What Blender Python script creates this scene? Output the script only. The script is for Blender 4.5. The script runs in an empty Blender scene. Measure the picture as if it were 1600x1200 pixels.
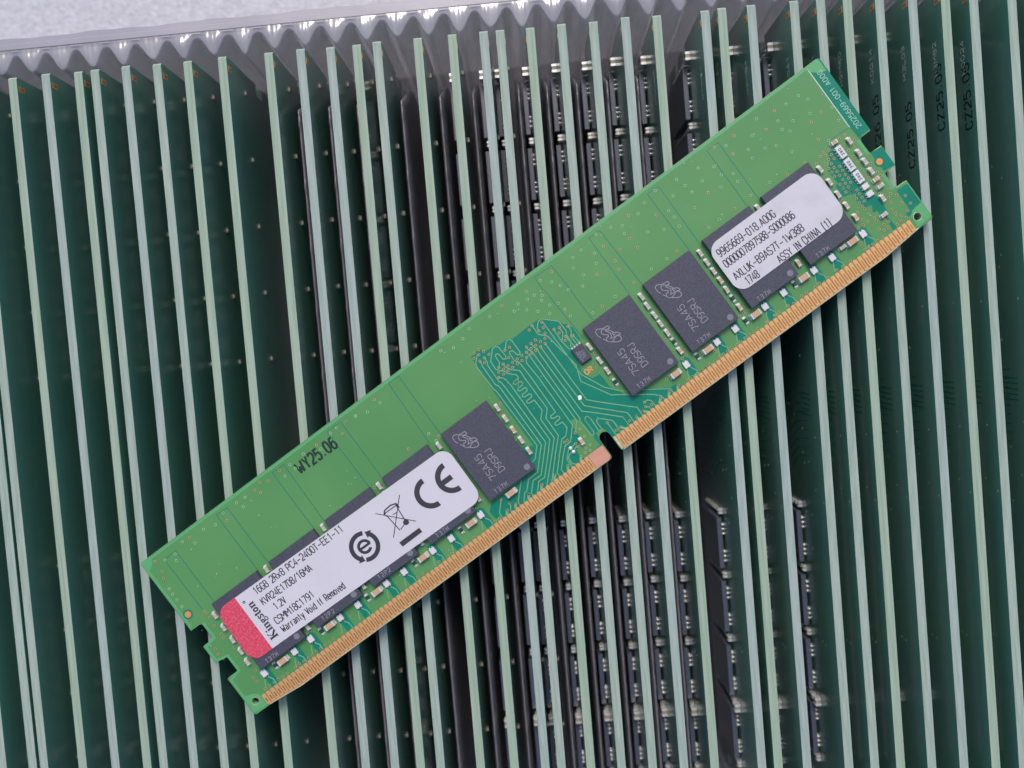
import bpy, bmesh, math, random
from mathutils import Matrix, Vector, Euler
random.seed(7)
MM = 0.001            # every length below is written in millimetres
D={'CAM':{'H':130.457,'ax':-0.03427,'ay':0.02991,'F':1260.0},'MOD':[0.63838,0.01042,0.01296,-0.64862,-6.11512,2.98017],'RACK':{'a':0.08417,'t0':-52.422},'SLOT':[-90.47,-88.5,-81.93,-76.37,-71.0,-68.22,-63.09,-57.96,-52.92,-47.23,-39.63,-34.4,-29.55,-25.3,-22.0,-15.41,-9.84,-4.79,-2.14,2.67,7.68,12.74,17.83,22.81,30.44,33.09,37.72,44.42,48.56,52.69,57.67,62.78,67.84,72.18],'CHIPRAW':[[(5.88,19.59),(15.09,19.01),(14.01,6.05),(5.74,6.51)],[(17.15,19.4),(26.2,19.09),(26.25,6.33),(17.16,6.3)],[(28.36,19.25),(37.34,19.11),(37.34,6.44),(27.91,6.38)],[(39.77,19.39),(48.57,19.32),(48.67,6.17),(39.74,6.25)],[(51.48,19.22),(60.32,19.28),(60.29,5.94),(51.39,6.05)],[(79.34,19.33),(88.26,19.22),(88.11,5.98),(79.21,6.04)],[(90.87,19.29),(99.77,19.18),(99.81,6.17),(90.6,6.01)],[(102.33,19.12),(111.08,19.18),(110.81,6.15),(102.08,6.34)],[(113.52,19.19),(122.5,19.22),(121.96,5.6),(113.41,6.22)]],'CG':[(61.07,17.24),(61.07,15.09),(61.06,10.88),(89.64,17.79),(89.53,16.09),(89.58,14.24),(89.55,12.59),(89.56,10.83),(100.99,17.78),(101.0,16.01),(101.03,14.28),(100.96,10.76),(123.51,17.17),(123.55,14.68),(123.47,12.38),(123.51,10.22),(129.69,18.0),(129.78,15.67),(129.74,14.04),(129.69,12.24),(128.68,7.78),(78.48,16.31),(78.49,13.61),(78.5,11.6),(50.06,17.88),(4.82,17.43),(4.74,15.04),(4.71,12.62),(4.65,10.34),(4.41,8.32)],'CT':[(61.0,12.94),(61.01,8.77),(89.52,7.37),(101.04,12.5),(100.98,7.33),(112.35,7.43),(123.59,7.88),(68.61,5.04),(50.04,7.51)],'CD':[(89.61,9.08),(100.97,9.07),(78.47,9.43),(91.22,5.04),(100.55,5.04),(109.99,5.1),(7.61,5.2),(16.98,5.22),(26.22,5.17),(35.59,5.17),(44.78,5.04),(50.04,15.49)],'UT':[(127.66,19.22),(129.54,10.76)],'UG':[(129.49,9.51),(127.35,5.57),(119.32,5.33)],'BIG':[(54.81,5.13),(86.82,4.87),(93.09,4.97),(102.33,4.96),(111.65,5.11),(120.99,5.19),(9.22,5.11),(18.72,5.22),(28.11,5.12),(37.36,5.15),(46.79,5.01)],'WH':[(89.02,4.99),(98.46,4.97),(94.97,5.01),(107.81,5.05),(104.23,5.03),(123.05,5.08),(117.06,4.98),(113.63,5.05),(5.48,5.21),(11.52,5.17),(14.86,5.23),(20.76,5.2),(24.3,5.17),(30.09,5.2),(33.48,5.07),(39.21,5.07),(42.75,4.87),(48.78,5.13)],'UNDER':[(16.0,18.45),(27.38,18.38),(38.57,18.39),(15.67,7.14),(26.92,7.15),(38.52,7.29),(112.32,18.07)],'ARR':[(127.65,17.44),(127.58,15.05),(127.59,12.7)],'ARRS':[(127.6,10.85),(127.5,9.52)],'EEP':[(76.82,16.23)],'BALL':[(66.55,5.17),(66.59,4.44)],'FID':[(131.71,12.66),(1.2,20.14)],'HOLE':[(131.52,2.08),(1.34,2.41)],'FLECK':[(72.52,10.79)],'ETCH':[[(4.68,19.36),(3.56,29.37),(5.88,29.5),(6.25,28.84),(5.94,19.09)],[(14.65,19.02),(14.65,30.19),(16.81,30.13),(16.73,19.42)],[(25.95,19.03),(26.01,30.27),(28.28,30.25),(28.02,19.21)],[(37.09,19.12),(37.01,30.26),(39.71,30.32),(39.65,19.34)],[(49.0,18.84),(49.52,30.65),(51.47,30.62),(51.32,19.19)],[(78.5,17.8),(78.08,27.83),(77.87,28.05),(78.07,30.27),(81.28,30.13),(81.42,25.91),(81.36,25.07),(81.41,19.41)],[(88.42,19.2),(88.52,30.13),(90.58,30.05),(90.92,19.21)],[(99.99,19.31),(99.89,30.18),(102.02,30.05),(101.88,19.15)],[(111.24,19.3),(111.29,30.08),(113.43,30.02),(113.36,19.26)],[(127.31,19.94),(131.11,19.71)]],'SILK':[[(131.09,30.9),(131.11,19.71)]],'VIA':[(40.38,29.73),(42.16,29.55),(38.56,29.9),(37.29,29.79),(38.77,28.57),(34.37,29.6),(34.55,28.7),(31.82,29.71),(29.04,29.6),(29.38,28.65),(27.15,29.91),(27.31,28.64),(24.66,29.64),(23.47,30.23),(22.07,29.71),(22.54,28.84),(20.12,29.74),(18.46,29.84),(18.94,28.69),(15.74,29.84),(15.48,28.49),(13.59,29.05),(11.61,29.61),(8.99,29.87),(7.65,30.03),(9.14,28.67),(5.49,29.17),(3.56,29.37),(5.01,28.21),(2.12,30.12),(2.09,28.14),(1.6,27.15),(1.25,25.21),(1.22,24.2),(1.19,23.06),(1.17,21.72),(46.15,29.89),(46.59,28.99),(44.08,28.96),(42.2,29.65),(40.42,29.73),(49.86,20.43),(45.79,20.42),(50.89,19.12),(50.15,18.85),(38.53,18.7),(37.72,18.69),(101.18,29.84),(102.94,27.51),(98.7,29.37),(99.12,26.73),(101.01,26.09),(101.13,24.77),(100.95,23.17),(96.93,28.55),(95.55,29.21),(92.23,29.38),(93.87,28.53),(93.38,27.35),(93.57,26.21),(96.47,25.35),(98.72,24.14),(93.79,24.4),(89.75,29.9),(89.61,27.73),(86.46,29.32),(87.8,27.67),(91.38,25.73),(89.69,24.78),(89.38,23.38),(87.11,26.26),(84.7,29.17),(83.75,27.8),(84.45,25.96),(86.19,24.76),(83.29,24.64),(90.08,20.31),(86.43,20.3),(83.91,20.27),(93.53,20.36),(96.4,20.21),(98.39,20.22),(80.68,29.36),(78.43,29.32),(79.74,28.09),(80.51,26.8),(81.13,25.52),(75.68,29.24),(76.34,28.02),(77.28,27.26),(75.07,28.16),(76.78,26.7),(73.46,28.45),(74.0,26.89),(77.36,25.33),(78.59,24.79),(78.91,23.4),(75.3,25.64),(76.6,24.3),(78.93,22.03),(71.25,29.78),(72.3,27.9),(68.71,29.53),(64.93,29.92),(63.2,29.26),(61.15,28.99),(59.27,29.82),(82.08,20.32),(105.39,27.69),(104.86,29.25),(127.6,28.38),(128.47,27.05),(125.28,28.46),(123.28,28.73),(120.3,29.4),(122.78,27.11),(124.67,25.76),(127.42,25.08),(128.91,24.27),(126.81,23.85),(130.7,23.8),(130.36,21.59),(120.59,27.18),(122.53,25.67),(123.36,24.74),(115.99,29.33),(118.23,27.68),(112.51,29.78),(114.11,28.89),(114.25,27.18),(116.53,26.31),(116.25,24.86),(118.73,24.94),(120.34,24.2),(121.77,21.99),(126.11,21.06),(127.34,19.98),(110.72,27.35),(110.89,25.65),(112.47,24.69),(112.3,23.3),(107.93,26.65),(108.61,28.68),(107.66,24.67),(109.76,24.18),(112.67,20.34),(104.53,24.06),(109.47,20.25),(106.58,20.27),(116.21,20.23),(119.08,19.54),(122.32,19.36),(105.61,26.22),(104.52,20.22)],'BARE':[(129.81,19.18),(130.57,17.69),(128.96,18.04),(129.82,16.84),(128.92,16.92),(126.39,18.79),(125.55,19.07),(126.37,17.94),(124.83,18.78),(125.58,18.38),(125.58,17.61),(126.37,17.23),(128.99,15.62),(123.67,18.18),(124.86,17.29),(125.57,16.84),(124.81,16.46),(125.55,16.09),(126.36,15.73),(128.93,14.55),(130.47,13.22),(124.86,15.71),(125.57,15.34),(126.38,14.95),(128.96,13.23),(130.54,11.5),(124.82,14.95),(125.54,14.58),(126.32,14.22),(128.94,12.02),(128.94,11.59),(130.53,10.83),(130.02,10.16),(125.58,13.79),(126.37,13.45),(124.79,13.45),(125.55,13.11),(126.3,12.72),(124.83,12.71),(125.59,12.36),(129.12,10.09),(130.38,8.32),(126.38,11.16),(125.57,11.57),(128.8,19.2),(124.8,12.7),(125.56,12.32),(124.8,11.94),(125.57,11.57),(125.57,10.71),(126.31,10.47),(125.56,10.16),(126.33,9.77),(126.29,9.09),(125.54,9.31),(125.57,8.67),(125.61,8.13),(123.65,11.1),(124.41,8.28),(125.62,7.01),(125.97,6.0),(125.96,5.48),(124.42,6.9),(124.86,6.18),(124.03,6.18),(123.18,6.19),(130.19,7.63),(130.84,6.88),(131.85,6.0),(129.6,7.27),(128.81,8.6),(129.46,6.45),(130.85,5.33),(131.85,4.54),(130.85,3.87),(128.93,5.45),(129.07,4.62),(129.5,3.83),(130.05,3.17),(129.1,3.13),(128.28,3.13),(127.12,4.8),(127.45,4.28),(126.59,4.3),(125.64,4.17),(126.1,3.58),(126.87,3.62),(125.28,2.81),(124.41,2.92),(123.57,2.89),(122.73,2.87),(122.01,4.05),(63.25,26.39),(64.16,26.38),(64.62,25.72),(63.71,25.74),(62.75,25.72),(65.03,24.81),(64.14,24.82),(63.25,24.81),(63.68,24.18),(68.3,23.77),(67.46,23.83),(67.25,22.54),(65.93,22.23),(65.03,22.21),(66.39,21.58),(67.29,21.57),(68.21,21.57),(69.11,21.6),(68.66,20.92),(67.75,20.95),(66.85,20.94),(65.92,20.94),(65.5,21.58),(64.58,21.6),(65.02,20.92),(64.11,20.94),(70.0,21.57),(69.54,20.91),(70.45,20.91),(71.36,20.91),(72.31,20.92),(73.18,20.9),(70.91,21.58),(70.48,22.23),(71.39,22.23),(71.82,21.57),(72.3,22.26),(72.77,21.58),(73.64,21.57),(74.12,22.22),(73.56,23.08),(74.76,23.93),(74.45,23.09),(73.2,24.4),(72.44,24.1),(75.63,21.88),(76.48,21.6),(75.93,20.94),(76.41,19.89),(76.0,19.41),(77.68,20.98),(77.45,19.34),(78.51,15.04),(77.52,13.11),(78.46,10.42),(68.64,6.72),(67.66,5.3),(67.66,4.67),(66.36,6.48),(66.87,6.49),(69.47,5.37),(69.37,3.78),(68.54,3.76),(69.61,6.76),(68.84,3.06),(68.03,3.25),(61.86,17.52),(61.0,16.11),(73.61,4.97),(74.04,3.17),(74.95,3.17),(76.62,3.15),(77.95,3.14),(79.24,3.14),(67.12,3.17),(64.59,3.19),(62.01,3.2),(59.47,3.21),(56.87,3.21),(54.28,3.18),(52.58,3.2),(53.48,3.93),(52.82,5.15),(80.24,4.1),(80.01,3.42),(80.94,3.15),(79.23,3.15),(77.93,3.13),(82.68,3.14),(84.38,3.16),(86.1,3.12),(85.17,5.01),(87.42,3.78),(89.54,2.84),(88.68,2.85),(87.83,2.81),(90.39,2.83),(91.24,2.8),(91.24,2.83),(90.42,2.81),(92.12,2.81),(93.82,2.8),(94.67,2.86),(95.49,2.87),(96.37,2.89),(97.23,2.88),(98.06,2.82),(98.89,2.86),(99.79,2.85),(100.63,2.88),(90.02,6.19),(89.14,6.15),(90.43,6.92),(90.63,8.3),(88.82,10.08),(90.22,10.98),(90.39,11.98),(90.63,14.43),(93.89,4.0),(100.18,6.18),(101.05,6.19),(102.02,6.15),(19.31,2.96),(17.73,3.09),(16.86,2.96),(15.96,2.97),(15.13,3.06),(14.27,3.04),(13.38,2.98),(12.56,3.01),(11.67,3.03),(10.87,3.08),(9.98,3.02),(8.33,3.0),(7.43,3.01),(6.6,3.1),(5.74,3.08),(4.84,3.1),(3.93,3.11),(3.51,5.63),(3.58,4.86),(15.56,6.37),(14.6,6.3),(4.45,6.43),(3.74,18.47),(3.67,17.62),(3.54,16.16),(3.67,14.45),(3.58,13.74),(3.97,11.45),(3.57,18.92),(1.35,13.05),(1.22,12.11),(45.65,2.85),(44.0,2.86),(49.95,2.87),(50.87,2.9),(53.5,3.92),(54.09,3.01),(52.52,3.21),(56.85,3.19),(59.4,3.22),(61.95,3.24),(38.91,3.01),(39.66,2.95),(40.51,2.8),(41.33,2.83),(35.59,3.06),(34.58,3.0),(108.78,2.5),(108.21,2.77),(99.75,2.81),(101.4,2.83),(98.9,2.91),(103.04,2.87),(104.8,2.96),(98.01,2.85),(97.15,2.86),(88.71,2.86),(87.81,2.74),(110.76,2.9),(112.37,2.79),(113.24,2.92),(113.91,2.58),(114.95,2.74),(116.67,3.01),(117.66,2.89),(119.17,2.86),(122.77,2.97),(123.48,2.9),(109.87,2.94),(107.29,2.99),(105.6,3.0),(104.7,3.04),(103.21,2.9),(121.98,2.94)],'TRACE':[[(63.71,25.74),(63.33,25.74),(62.42,24.77),(62.29,24.18),(62.35,19.84),(62.5,19.54),(62.54,8.7),(61.53,7.67),(61.07,7.13),(60.5,7.04),(60.26,6.9)],[(63.25,24.81),(63.18,24.15),(63.08,23.91),(63.0,20.37),(63.23,20.01),(63.31,19.26),(63.17,8.36),(62.22,7.42),(60.08,5.2),(58.26,5.14),(56.89,3.8),(56.49,3.78),(55.52,2.71)],[(64.14,24.82),(64.1,23.97),(63.83,23.53),(63.76,20.38),(63.95,20.04),(64.0,19.0),(63.95,8.3),(62.65,6.97),(60.25,4.5),(58.71,4.55),(57.35,3.14),(57.25,2.58)],[(64.11,20.94),(64.66,20.4),(64.8,19.92),(64.91,18.7),(64.72,8.23),(63.18,6.58),(60.49,3.88),(59.39,3.93),(58.09,2.6)],[(65.93,22.23),(65.93,21.6),(66.22,21.14),(66.5,20.68),(67.37,19.9),(67.42,19.37),(67.34,18.41),(67.35,12.48),(66.26,11.33),(66.21,7.95),(64.12,5.89),(60.9,2.55)],[(65.03,22.21),(65.58,22.74),(65.68,23.99),(65.95,24.17),(66.3,23.97),(66.36,22.86),(66.75,22.63),(67.02,22.99),(66.93,24.82),(66.61,25.23),(66.01,25.19),(64.56,23.75),(64.5,22.22),(65.51,21.03),(65.65,20.55),(66.59,19.6),(66.59,19.1),(65.56,18.98),(65.39,18.67),(65.67,18.45),(66.44,18.39),(66.64,18.05),(66.42,17.77),(65.49,17.7),(65.41,17.51),(66.46,19.01),(65.49,18.97),(65.35,18.7),(65.56,18.47),(66.47,18.43),(66.67,18.1),(66.45,17.81),(65.45,17.73),(65.31,17.46),(65.53,17.24),(66.45,17.21),(66.63,16.86),(66.42,16.57),(65.45,16.54),(65.31,16.26),(65.52,16.04),(66.43,16.0),(66.63,15.66),(66.42,15.38),(65.44,15.34),(65.3,15.07),(65.6,14.79),(66.47,14.77),(66.55,12.75),(65.48,11.65),(65.44,8.01),(63.67,6.22),(59.99,2.6)],[(67.46,23.83),(68.42,24.79),(68.98,24.87),(69.22,24.51),(69.2,22.2),(68.92,21.9),(68.57,22.1),(68.39,23.05),(68.0,23.21),(67.74,23.03),(67.7,21.61),(68.12,20.99),(68.22,17.89),(68.05,11.2),(67.08,11.16),(66.91,10.85),(67.16,10.6),(67.93,10.53),(68.13,10.2),(67.94,9.95),(66.94,9.87),(66.8,9.6),(67.06,9.35),(67.97,9.3),(68.07,8.16),(67.09,7.17),(66.33,7.17),(64.65,5.49),(62.51,3.27),(62.5,2.58)],[(69.54,20.91),(69.1,20.45),(68.99,19.96),(69.15,17.2),(69.0,7.97),(67.19,6.03),(66.07,5.97),(65.14,5.13),(63.37,3.33),(63.37,2.57)],[(70.0,21.57),(70.06,21.06),(69.98,16.46),(69.92,8.11),(68.72,6.79)],[(70.48,22.23),(70.48,21.63),(70.78,21.02),(70.75,20.55),(70.69,16.06),(70.54,8.1),(70.3,7.77),(70.42,4.78),(70.85,4.77),(71.02,5.09),(71.07,7.45),(71.42,7.76),(71.73,7.59),(71.92,7.07)],[(74.46,2.67),(74.5,4.78),(72.92,6.39),(72.5,6.33),(72.36,6.05),(72.34,4.74),(72.05,4.52),(71.79,4.77),(71.9,7.22),(71.72,7.66),(71.25,7.7),(71.05,7.34),(71.06,5.06),(70.89,4.74),(70.46,4.75)],[(71.39,22.23),(71.4,21.51),(71.69,20.98),(71.54,20.34),(71.46,15.48),(71.47,8.86),(73.03,7.39),(76.13,4.27),(76.19,3.16),(76.1,4.23),(76.17,2.54)],[(72.31,20.92),(72.28,20.41),(72.23,14.91),(72.31,9.31),(73.51,8.04),(76.96,4.54),(77.13,4.35),(77.14,2.58)],[(73.18,20.9),(73.17,20.51),(73.13,14.25),(73.17,9.87),(74.1,8.84),(78.73,4.24),(78.85,4.22),(78.78,2.5)],[(73.2,24.4),(73.16,22.71),(74.15,21.66),(75.1,15.31),(74.15,12.74),(76.79,8.07),(77.16,7.89),(82.06,4.33),(83.01,3.34),(83.07,2.47)],[(74.76,23.93),(74.88,23.5),(74.85,13.6),(76.57,9.81),(78.32,7.76),(78.73,7.48),(81.53,5.66),(84.78,3.45),(84.83,2.49)],[(73.56,23.08),(73.61,23.57),(74.39,24.37),(74.98,24.41),(76.98,22.44),(77.02,20.54),(76.7,20.02),(76.58,18.67),(76.09,18.09)],[(75.56,21.87),(75.47,19.55),(75.73,17.86)],[(76.47,21.58),(76.43,20.6),(75.47,19.55)],[(77.68,20.98),(77.66,20.06),(77.08,19.36),(77.13,18.07)],[(77.45,19.34),(77.63,17.89)],[(76.41,19.89),(76.61,17.95)],[(80.24,4.1),(80.84,4.13),(81.31,3.65),(81.31,2.46)],[(80.01,3.42),(80.43,3.05),(80.47,2.51)],[(74.57,4.36),(74.48,2.53)],[(73.61,4.97),(73.63,2.65)],[(66.28,5.05),(66.28,5.31),(65.04,4.06),(65.02,2.49)],[(66.56,4.4),(65.85,4.48),(65.37,4.08),(65.3,3.05),(65.89,2.48)],[(66.69,5.19),(67.62,5.33)],[(66.67,4.38),(67.29,4.81),(67.65,4.69)],[(57.26,5.75),(54.75,3.22),(54.7,2.55)],[(52.82,5.15),(51.3,3.53),(51.25,2.68)],[(53.48,3.93),(53.47,3.46),(52.98,2.8),(53.03,2.52)],[(88.7,4.21),(88.31,3.5),(88.05,2.81)],[(89.34,4.24),(89.83,3.37),(89.82,2.5)],[(98.18,4.19),(97.79,3.48),(97.54,2.79)],[(98.82,4.22),(99.31,3.36),(99.3,2.49)],[(94.68,4.23),(94.28,3.52),(94.03,2.83)],[(95.32,4.26),(95.81,3.39),(95.79,2.52)],[(107.57,4.27),(107.18,3.57),(106.93,2.88)],[(108.2,4.3),(108.69,3.44),(108.68,2.57)],[(103.98,4.26),(103.59,3.55),(103.34,2.86)],[(104.62,4.29),(105.1,3.42),(105.1,2.56)],[(122.87,4.31),(122.49,3.61),(122.24,2.92)],[(123.5,4.34),(123.99,3.48),(123.98,2.62)],[(116.86,4.2),(116.47,3.5),(116.23,2.81)],[(117.49,4.23),(117.98,3.37),(117.97,2.51)],[(113.42,4.28),(113.03,3.57),(112.78,2.89)],[(114.05,4.31),(114.54,3.45),(114.53,2.58)],[(4.8,4.42),(4.38,3.69),(4.1,2.98)],[(5.47,4.45),(5.97,3.56),(5.95,2.67)],[(10.87,4.37),(10.45,3.65),(10.18,2.94)],[(11.54,4.4),(12.04,3.52),(12.01,2.63)],[(14.22,4.44),(13.8,3.71),(13.53,3.01)],[(14.89,4.46),(15.39,3.58),(15.37,2.69)],[(20.15,4.41),(19.73,3.68),(19.46,2.98)],[(20.82,4.44),(21.31,3.56),(21.29,2.67)],[(23.7,4.38),(23.28,3.66),(23.01,2.95)],[(24.36,4.41),(24.86,3.53),(24.84,2.64)],[(29.52,4.41),(29.1,3.69),(28.83,2.99)],[(30.18,4.44),(30.67,3.56),(30.65,2.68)],[(32.92,4.28),(32.51,3.56),(32.24,2.86)],[(33.58,4.31),(34.08,3.43),(34.06,2.55)],[(38.68,4.28),(38.26,3.56),(38.0,2.86)],[(39.34,4.31),(39.83,3.43),(39.81,2.55)],[(42.24,4.09),(41.83,3.37),(41.56,2.67)],[(42.89,4.11),(43.39,3.24),(43.37,2.36)],[(48.29,4.35),(47.88,3.63),(47.62,2.93)],[(48.95,4.38),(49.44,3.5),(49.42,2.62)]],'THICK':[[(67.06,3.08),(66.65,2.62)],[(64.53,3.11),(64.14,2.58)],[(61.95,3.12),(61.41,2.56)],[(59.36,3.12),(58.85,2.55)],[(56.79,3.11),(56.36,2.6)],[(54.2,3.11),(53.8,2.71)],[(52.5,3.14),(52.05,2.6)],[(82.62,3.06),(82.08,2.58)],[(84.31,3.06),(83.85,2.52)],[(86.02,3.05),(85.64,2.58)],[(79.23,3.15),(79.75,2.54)],[(77.9,3.09),(77.91,2.51)],[(74.93,3.14),(75.35,2.52)],[(89.51,2.8),(88.94,2.66)]],'TEAL':[[(62.43,25.46),(62.51,26.16),(64.3,26.53),(64.84,25.56),(66.6,25.39),(67.23,25.04),(68.99,25.05),(69.53,24.59),(72.98,24.67),(75.05,24.57),(77.12,22.47),(77.28,21.66),(77.88,21.28),(77.7,20.53),(78.2,20.54),(78.06,18.13),(75.93,17.96),(75.58,14.94),(75.17,13.87),(75.33,13.24),(75.95,12.03),(77.3,11.91),(77.32,9.38),(77.48,9.01),(78.21,7.96),(79.02,7.36),(81.72,5.74),(84.99,3.57),(86.16,3.46),(86.4,2.59),(85.69,2.48),(73.61,2.54),(72.96,2.51),(72.58,3.36),(71.58,3.54),(71.22,3.05),(71.18,2.31),(69.98,2.57),(69.88,6.18),(69.69,7.46),(69.35,7.34),(69.03,6.56),(69.01,5.69),(68.2,5.27),(67.64,4.17),(67.45,2.54),(66.03,2.32),(51.18,2.6),(50.28,3.27),(50.16,4.63),(51.32,5.69),(54.69,5.62),(57.79,5.87),(60.3,5.67),(60.38,10.04),(62.07,8.92),(62.13,19.88)]],'STRIP':[(131.17,31.0),(133.55,31.14),(133.44,17.66),(131.88,17.6),(131.32,17.25),(131.11,19.71)],'TEAL2':[[(131.38,14.57),(133.3,14.36),(133.39,10.85),(131.47,11.05),(131.36,12.0)],[(132.59,7.76),(133.45,7.6),(133.18,1.76),(132.81,0.56),(130.27,0.59),(130.1,2.57),(130.32,3.65),(132.19,3.61)],[(127.04,7.83),(128.31,6.88),(128.27,5.8),(127.74,5.57),(127.96,2.81),(127.27,2.7),(127.47,5.03),(127.02,6.11)],[(126.26,14.57),(127.45,13.68),(127.21,9.43),(128.3,8.74),(128.32,6.38),(126.34,6.86),(126.88,7.94),(125.42,8.29),(125.31,11.21),(123.99,11.58),(124.1,13.6)],[(126.24,18.78),(127.54,18.05),(126.92,10.38),(125.49,11.45),(124.78,12.84),(124.53,14.88),(124.51,16.38),(125.75,17.42)]],'WPATCH':[[(89.31,5.39),(90.22,5.1),(90.44,2.17),(87.67,2.46),(88.25,4.79)],[(98.79,5.37),(99.69,5.07),(99.92,2.15),(97.16,2.45),(97.74,4.77)],[(95.29,5.41),(96.19,5.11),(96.42,2.19),(93.66,2.48),(94.23,4.81)],[(108.17,5.45),(109.07,5.15),(109.3,2.24),(106.56,2.53),(107.12,4.85)],[(104.58,5.43),(105.48,5.14),(105.72,2.22),(102.97,2.52),(103.54,4.84)],[(123.47,5.48),(124.36,5.19),(124.6,2.29),(121.87,2.58),(122.43,4.89)],[(117.45,5.37),(118.35,5.08),(118.59,2.17),(115.85,2.47),(116.42,4.78)],[(114.01,5.45),(114.91,5.16),(115.15,2.25),(112.41,2.54),(112.97,4.86)],[(5.46,5.62),(6.4,5.32),(6.59,2.33),(3.7,2.63),(4.34,5.01)],[(11.53,5.58),(12.46,5.28),(12.66,2.28),(9.78,2.59),(10.42,4.97)],[(14.88,5.64),(15.81,5.34),(16.01,2.35),(13.13,2.65),(13.77,5.03)],[(20.8,5.61),(21.73,5.31),(21.93,2.33),(19.06,2.63),(19.7,5.0)],[(24.35,5.58),(25.28,5.28),(25.48,2.3),(22.62,2.6),(23.25,4.97)],[(30.16,5.61),(31.09,5.31),(31.29,2.34),(28.44,2.64),(29.06,5.01)],[(33.56,5.48),(34.49,5.18),(34.7,2.21),(31.84,2.51),(32.47,4.88)],[(39.31,5.47),(40.24,5.17),(40.45,2.2),(37.61,2.5),(38.22,4.87)],[(42.87,5.28),(43.8,4.98),(44.01,2.02),(41.17,2.31),(41.78,4.68)],[(48.92,5.54),(49.85,5.24),(50.06,2.28),(47.23,2.58),(47.84,4.94)]],'TX':{'LAB1':[('16GB 2Rx8 PC4-2400T-EE1-11',(12.59,16.19),(29.99,16.1)),('KVR24E17D8/16MA',(12.54,14.18),(22.25,14.05)),('1.2V',(13.72,12.35),(15.86,12.38)),('CSMM18C1791',(12.44,10.41),(20.0,10.48)),('Warranty Void If Removed',(12.48,8.78),(24.82,8.66))],'KING':[('Kingston',(11.11,8.83),(11.62,15.75))],'LAB2':[('9965669-018.A00G',(102.91,15.55),(113.56,15.36)),('0000007897588-S000086',(102.77,13.62),(115.84,13.47)),('AXLUK-B9AS7T-1W38B',(102.85,11.21),(115.84,11.02)),('ASSY IN CHINA (1)',(109.83,9.28),(119.74,9.1)),('1748',(103.91,9.5),(106.14,9.32))],'STAMP':[('WY25.06',(29.57,27.42),(37.03,27.44))],'CHIP7':[('7SA45',(94.0,8.57),(93.95,13.13)),('D9SRJ',(95.8,8.84),(95.81,12.99)),('T37H',(92.33,6.52),(94.58,6.4))],'PART':[('2025669-001.A00G',(132.38,18.85),(132.81,29.44))],'OR':[('0R',(75.55,13.02),(76.78,12.99))]},'PTS':{'ce':[(44.75,12.85),(48.86,12.86)],'rohs':[(31.13,12.13)],'dot7':[(98.73,7.04)],'lab1':[(9.54,17.92),(45.16,17.3),(5.87,17.16),(5.61,8.88),(9.47,7.85),(31.17,7.1),(51.15,14.51),(50.5,9.07)],'red':[(9.54,17.92),(9.47,7.85)],'reg':[(10.3,16.72)],'lab2':[(103.98,17.89),(121.3,17.85),(122.42,14.69),(122.39,10.43),(119.66,9.16),(104.95,9.03),(102.34,16.9),(101.93,10.78)]},'BIN':[(0.12,[(35.67,15.31),(40.1,10.55)]),(0.12,[(40.51,15.42),(35.67,10.55)]),(0.14,[(36.69,14.45),(36.93,13.71),(37.2,10.9)]),(0.14,[(39.0,13.93),(38.81,11.78)]),(0.2,[(36.7,14.36),(37.13,14.83),(38.35,14.96),(39.35,14.62)]),(0.14,[(36.7,14.36),(37.01,14.45),(39.2,14.41)]),(0.35,[(39.23,14.55),(39.15,13.82)]),(0.12,[(37.38,10.93),(38.3,11.2)]),(0.12,[(37.76,13.55),(38.61,13.42)]),(0.85,[(38.75,11.34),(38.7,11.22)])],'BAR':[(35.91,9.39),(39.88,9.4),(39.9,8.59),(35.99,8.54)],'LOGO':[[(52.84,16.44),(52.6,16.97),(52.64,17.69),(53.04,17.89),(53.67,17.56),(53.94,17.24),(54.35,16.95),(54.81,16.21),(54.91,16.01)],[(52.98,16.12),(53.28,15.52),(53.49,15.12),(53.84,14.92),(54.3,14.52),(54.84,14.24),(55.3,14.34),(55.43,14.69),(55.26,15.13),(55.07,15.14)],[(53.65,17.45),(54.81,17.32),(54.83,16.89),(54.03,16.85),(54.44,16.23),(54.36,15.79),(54.02,15.41),(55.09,15.25),(55.57,15.12),(55.58,15.39),(55.39,15.65),(54.66,16.01),(54.69,15.55),(55.0,15.63)],[(53.73,17.39),(53.37,17.15),(53.32,16.75),(53.66,16.37),(54.02,16.17),(53.88,15.89),(53.51,15.91),(53.32,15.49),(53.49,15.12),(53.95,14.9),(54.95,15.23)]]}
scene = bpy.context.scene
COL = scene.collection

# ---------------------------------------------------------------- camera
cam_d = bpy.data.cameras.new("camera"); cam = bpy.data.objects.new("camera", cam_d); COL.objects.link(cam)
cam_d.sensor_width = 36.0; cam_d.lens = 36.0*D['CAM']['F']/1600.0
cam_d.clip_start = 0.01; cam_d.clip_end = 20.0
Rc = Matrix.Rotation(D['CAM']['ay'], 4, 'Y') @ Matrix.Rotation(D['CAM']['ax'], 4, 'X')
cam.matrix_world = Matrix.Translation((0, 0, D['CAM']['H']*MM)) @ Rc
cam_d.dof.use_dof = True; cam_d.dof.focus_distance = 0.1272
cam_d.dof.aperture_fstop = cam_d.lens/2.3
scene.camera = cam

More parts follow.
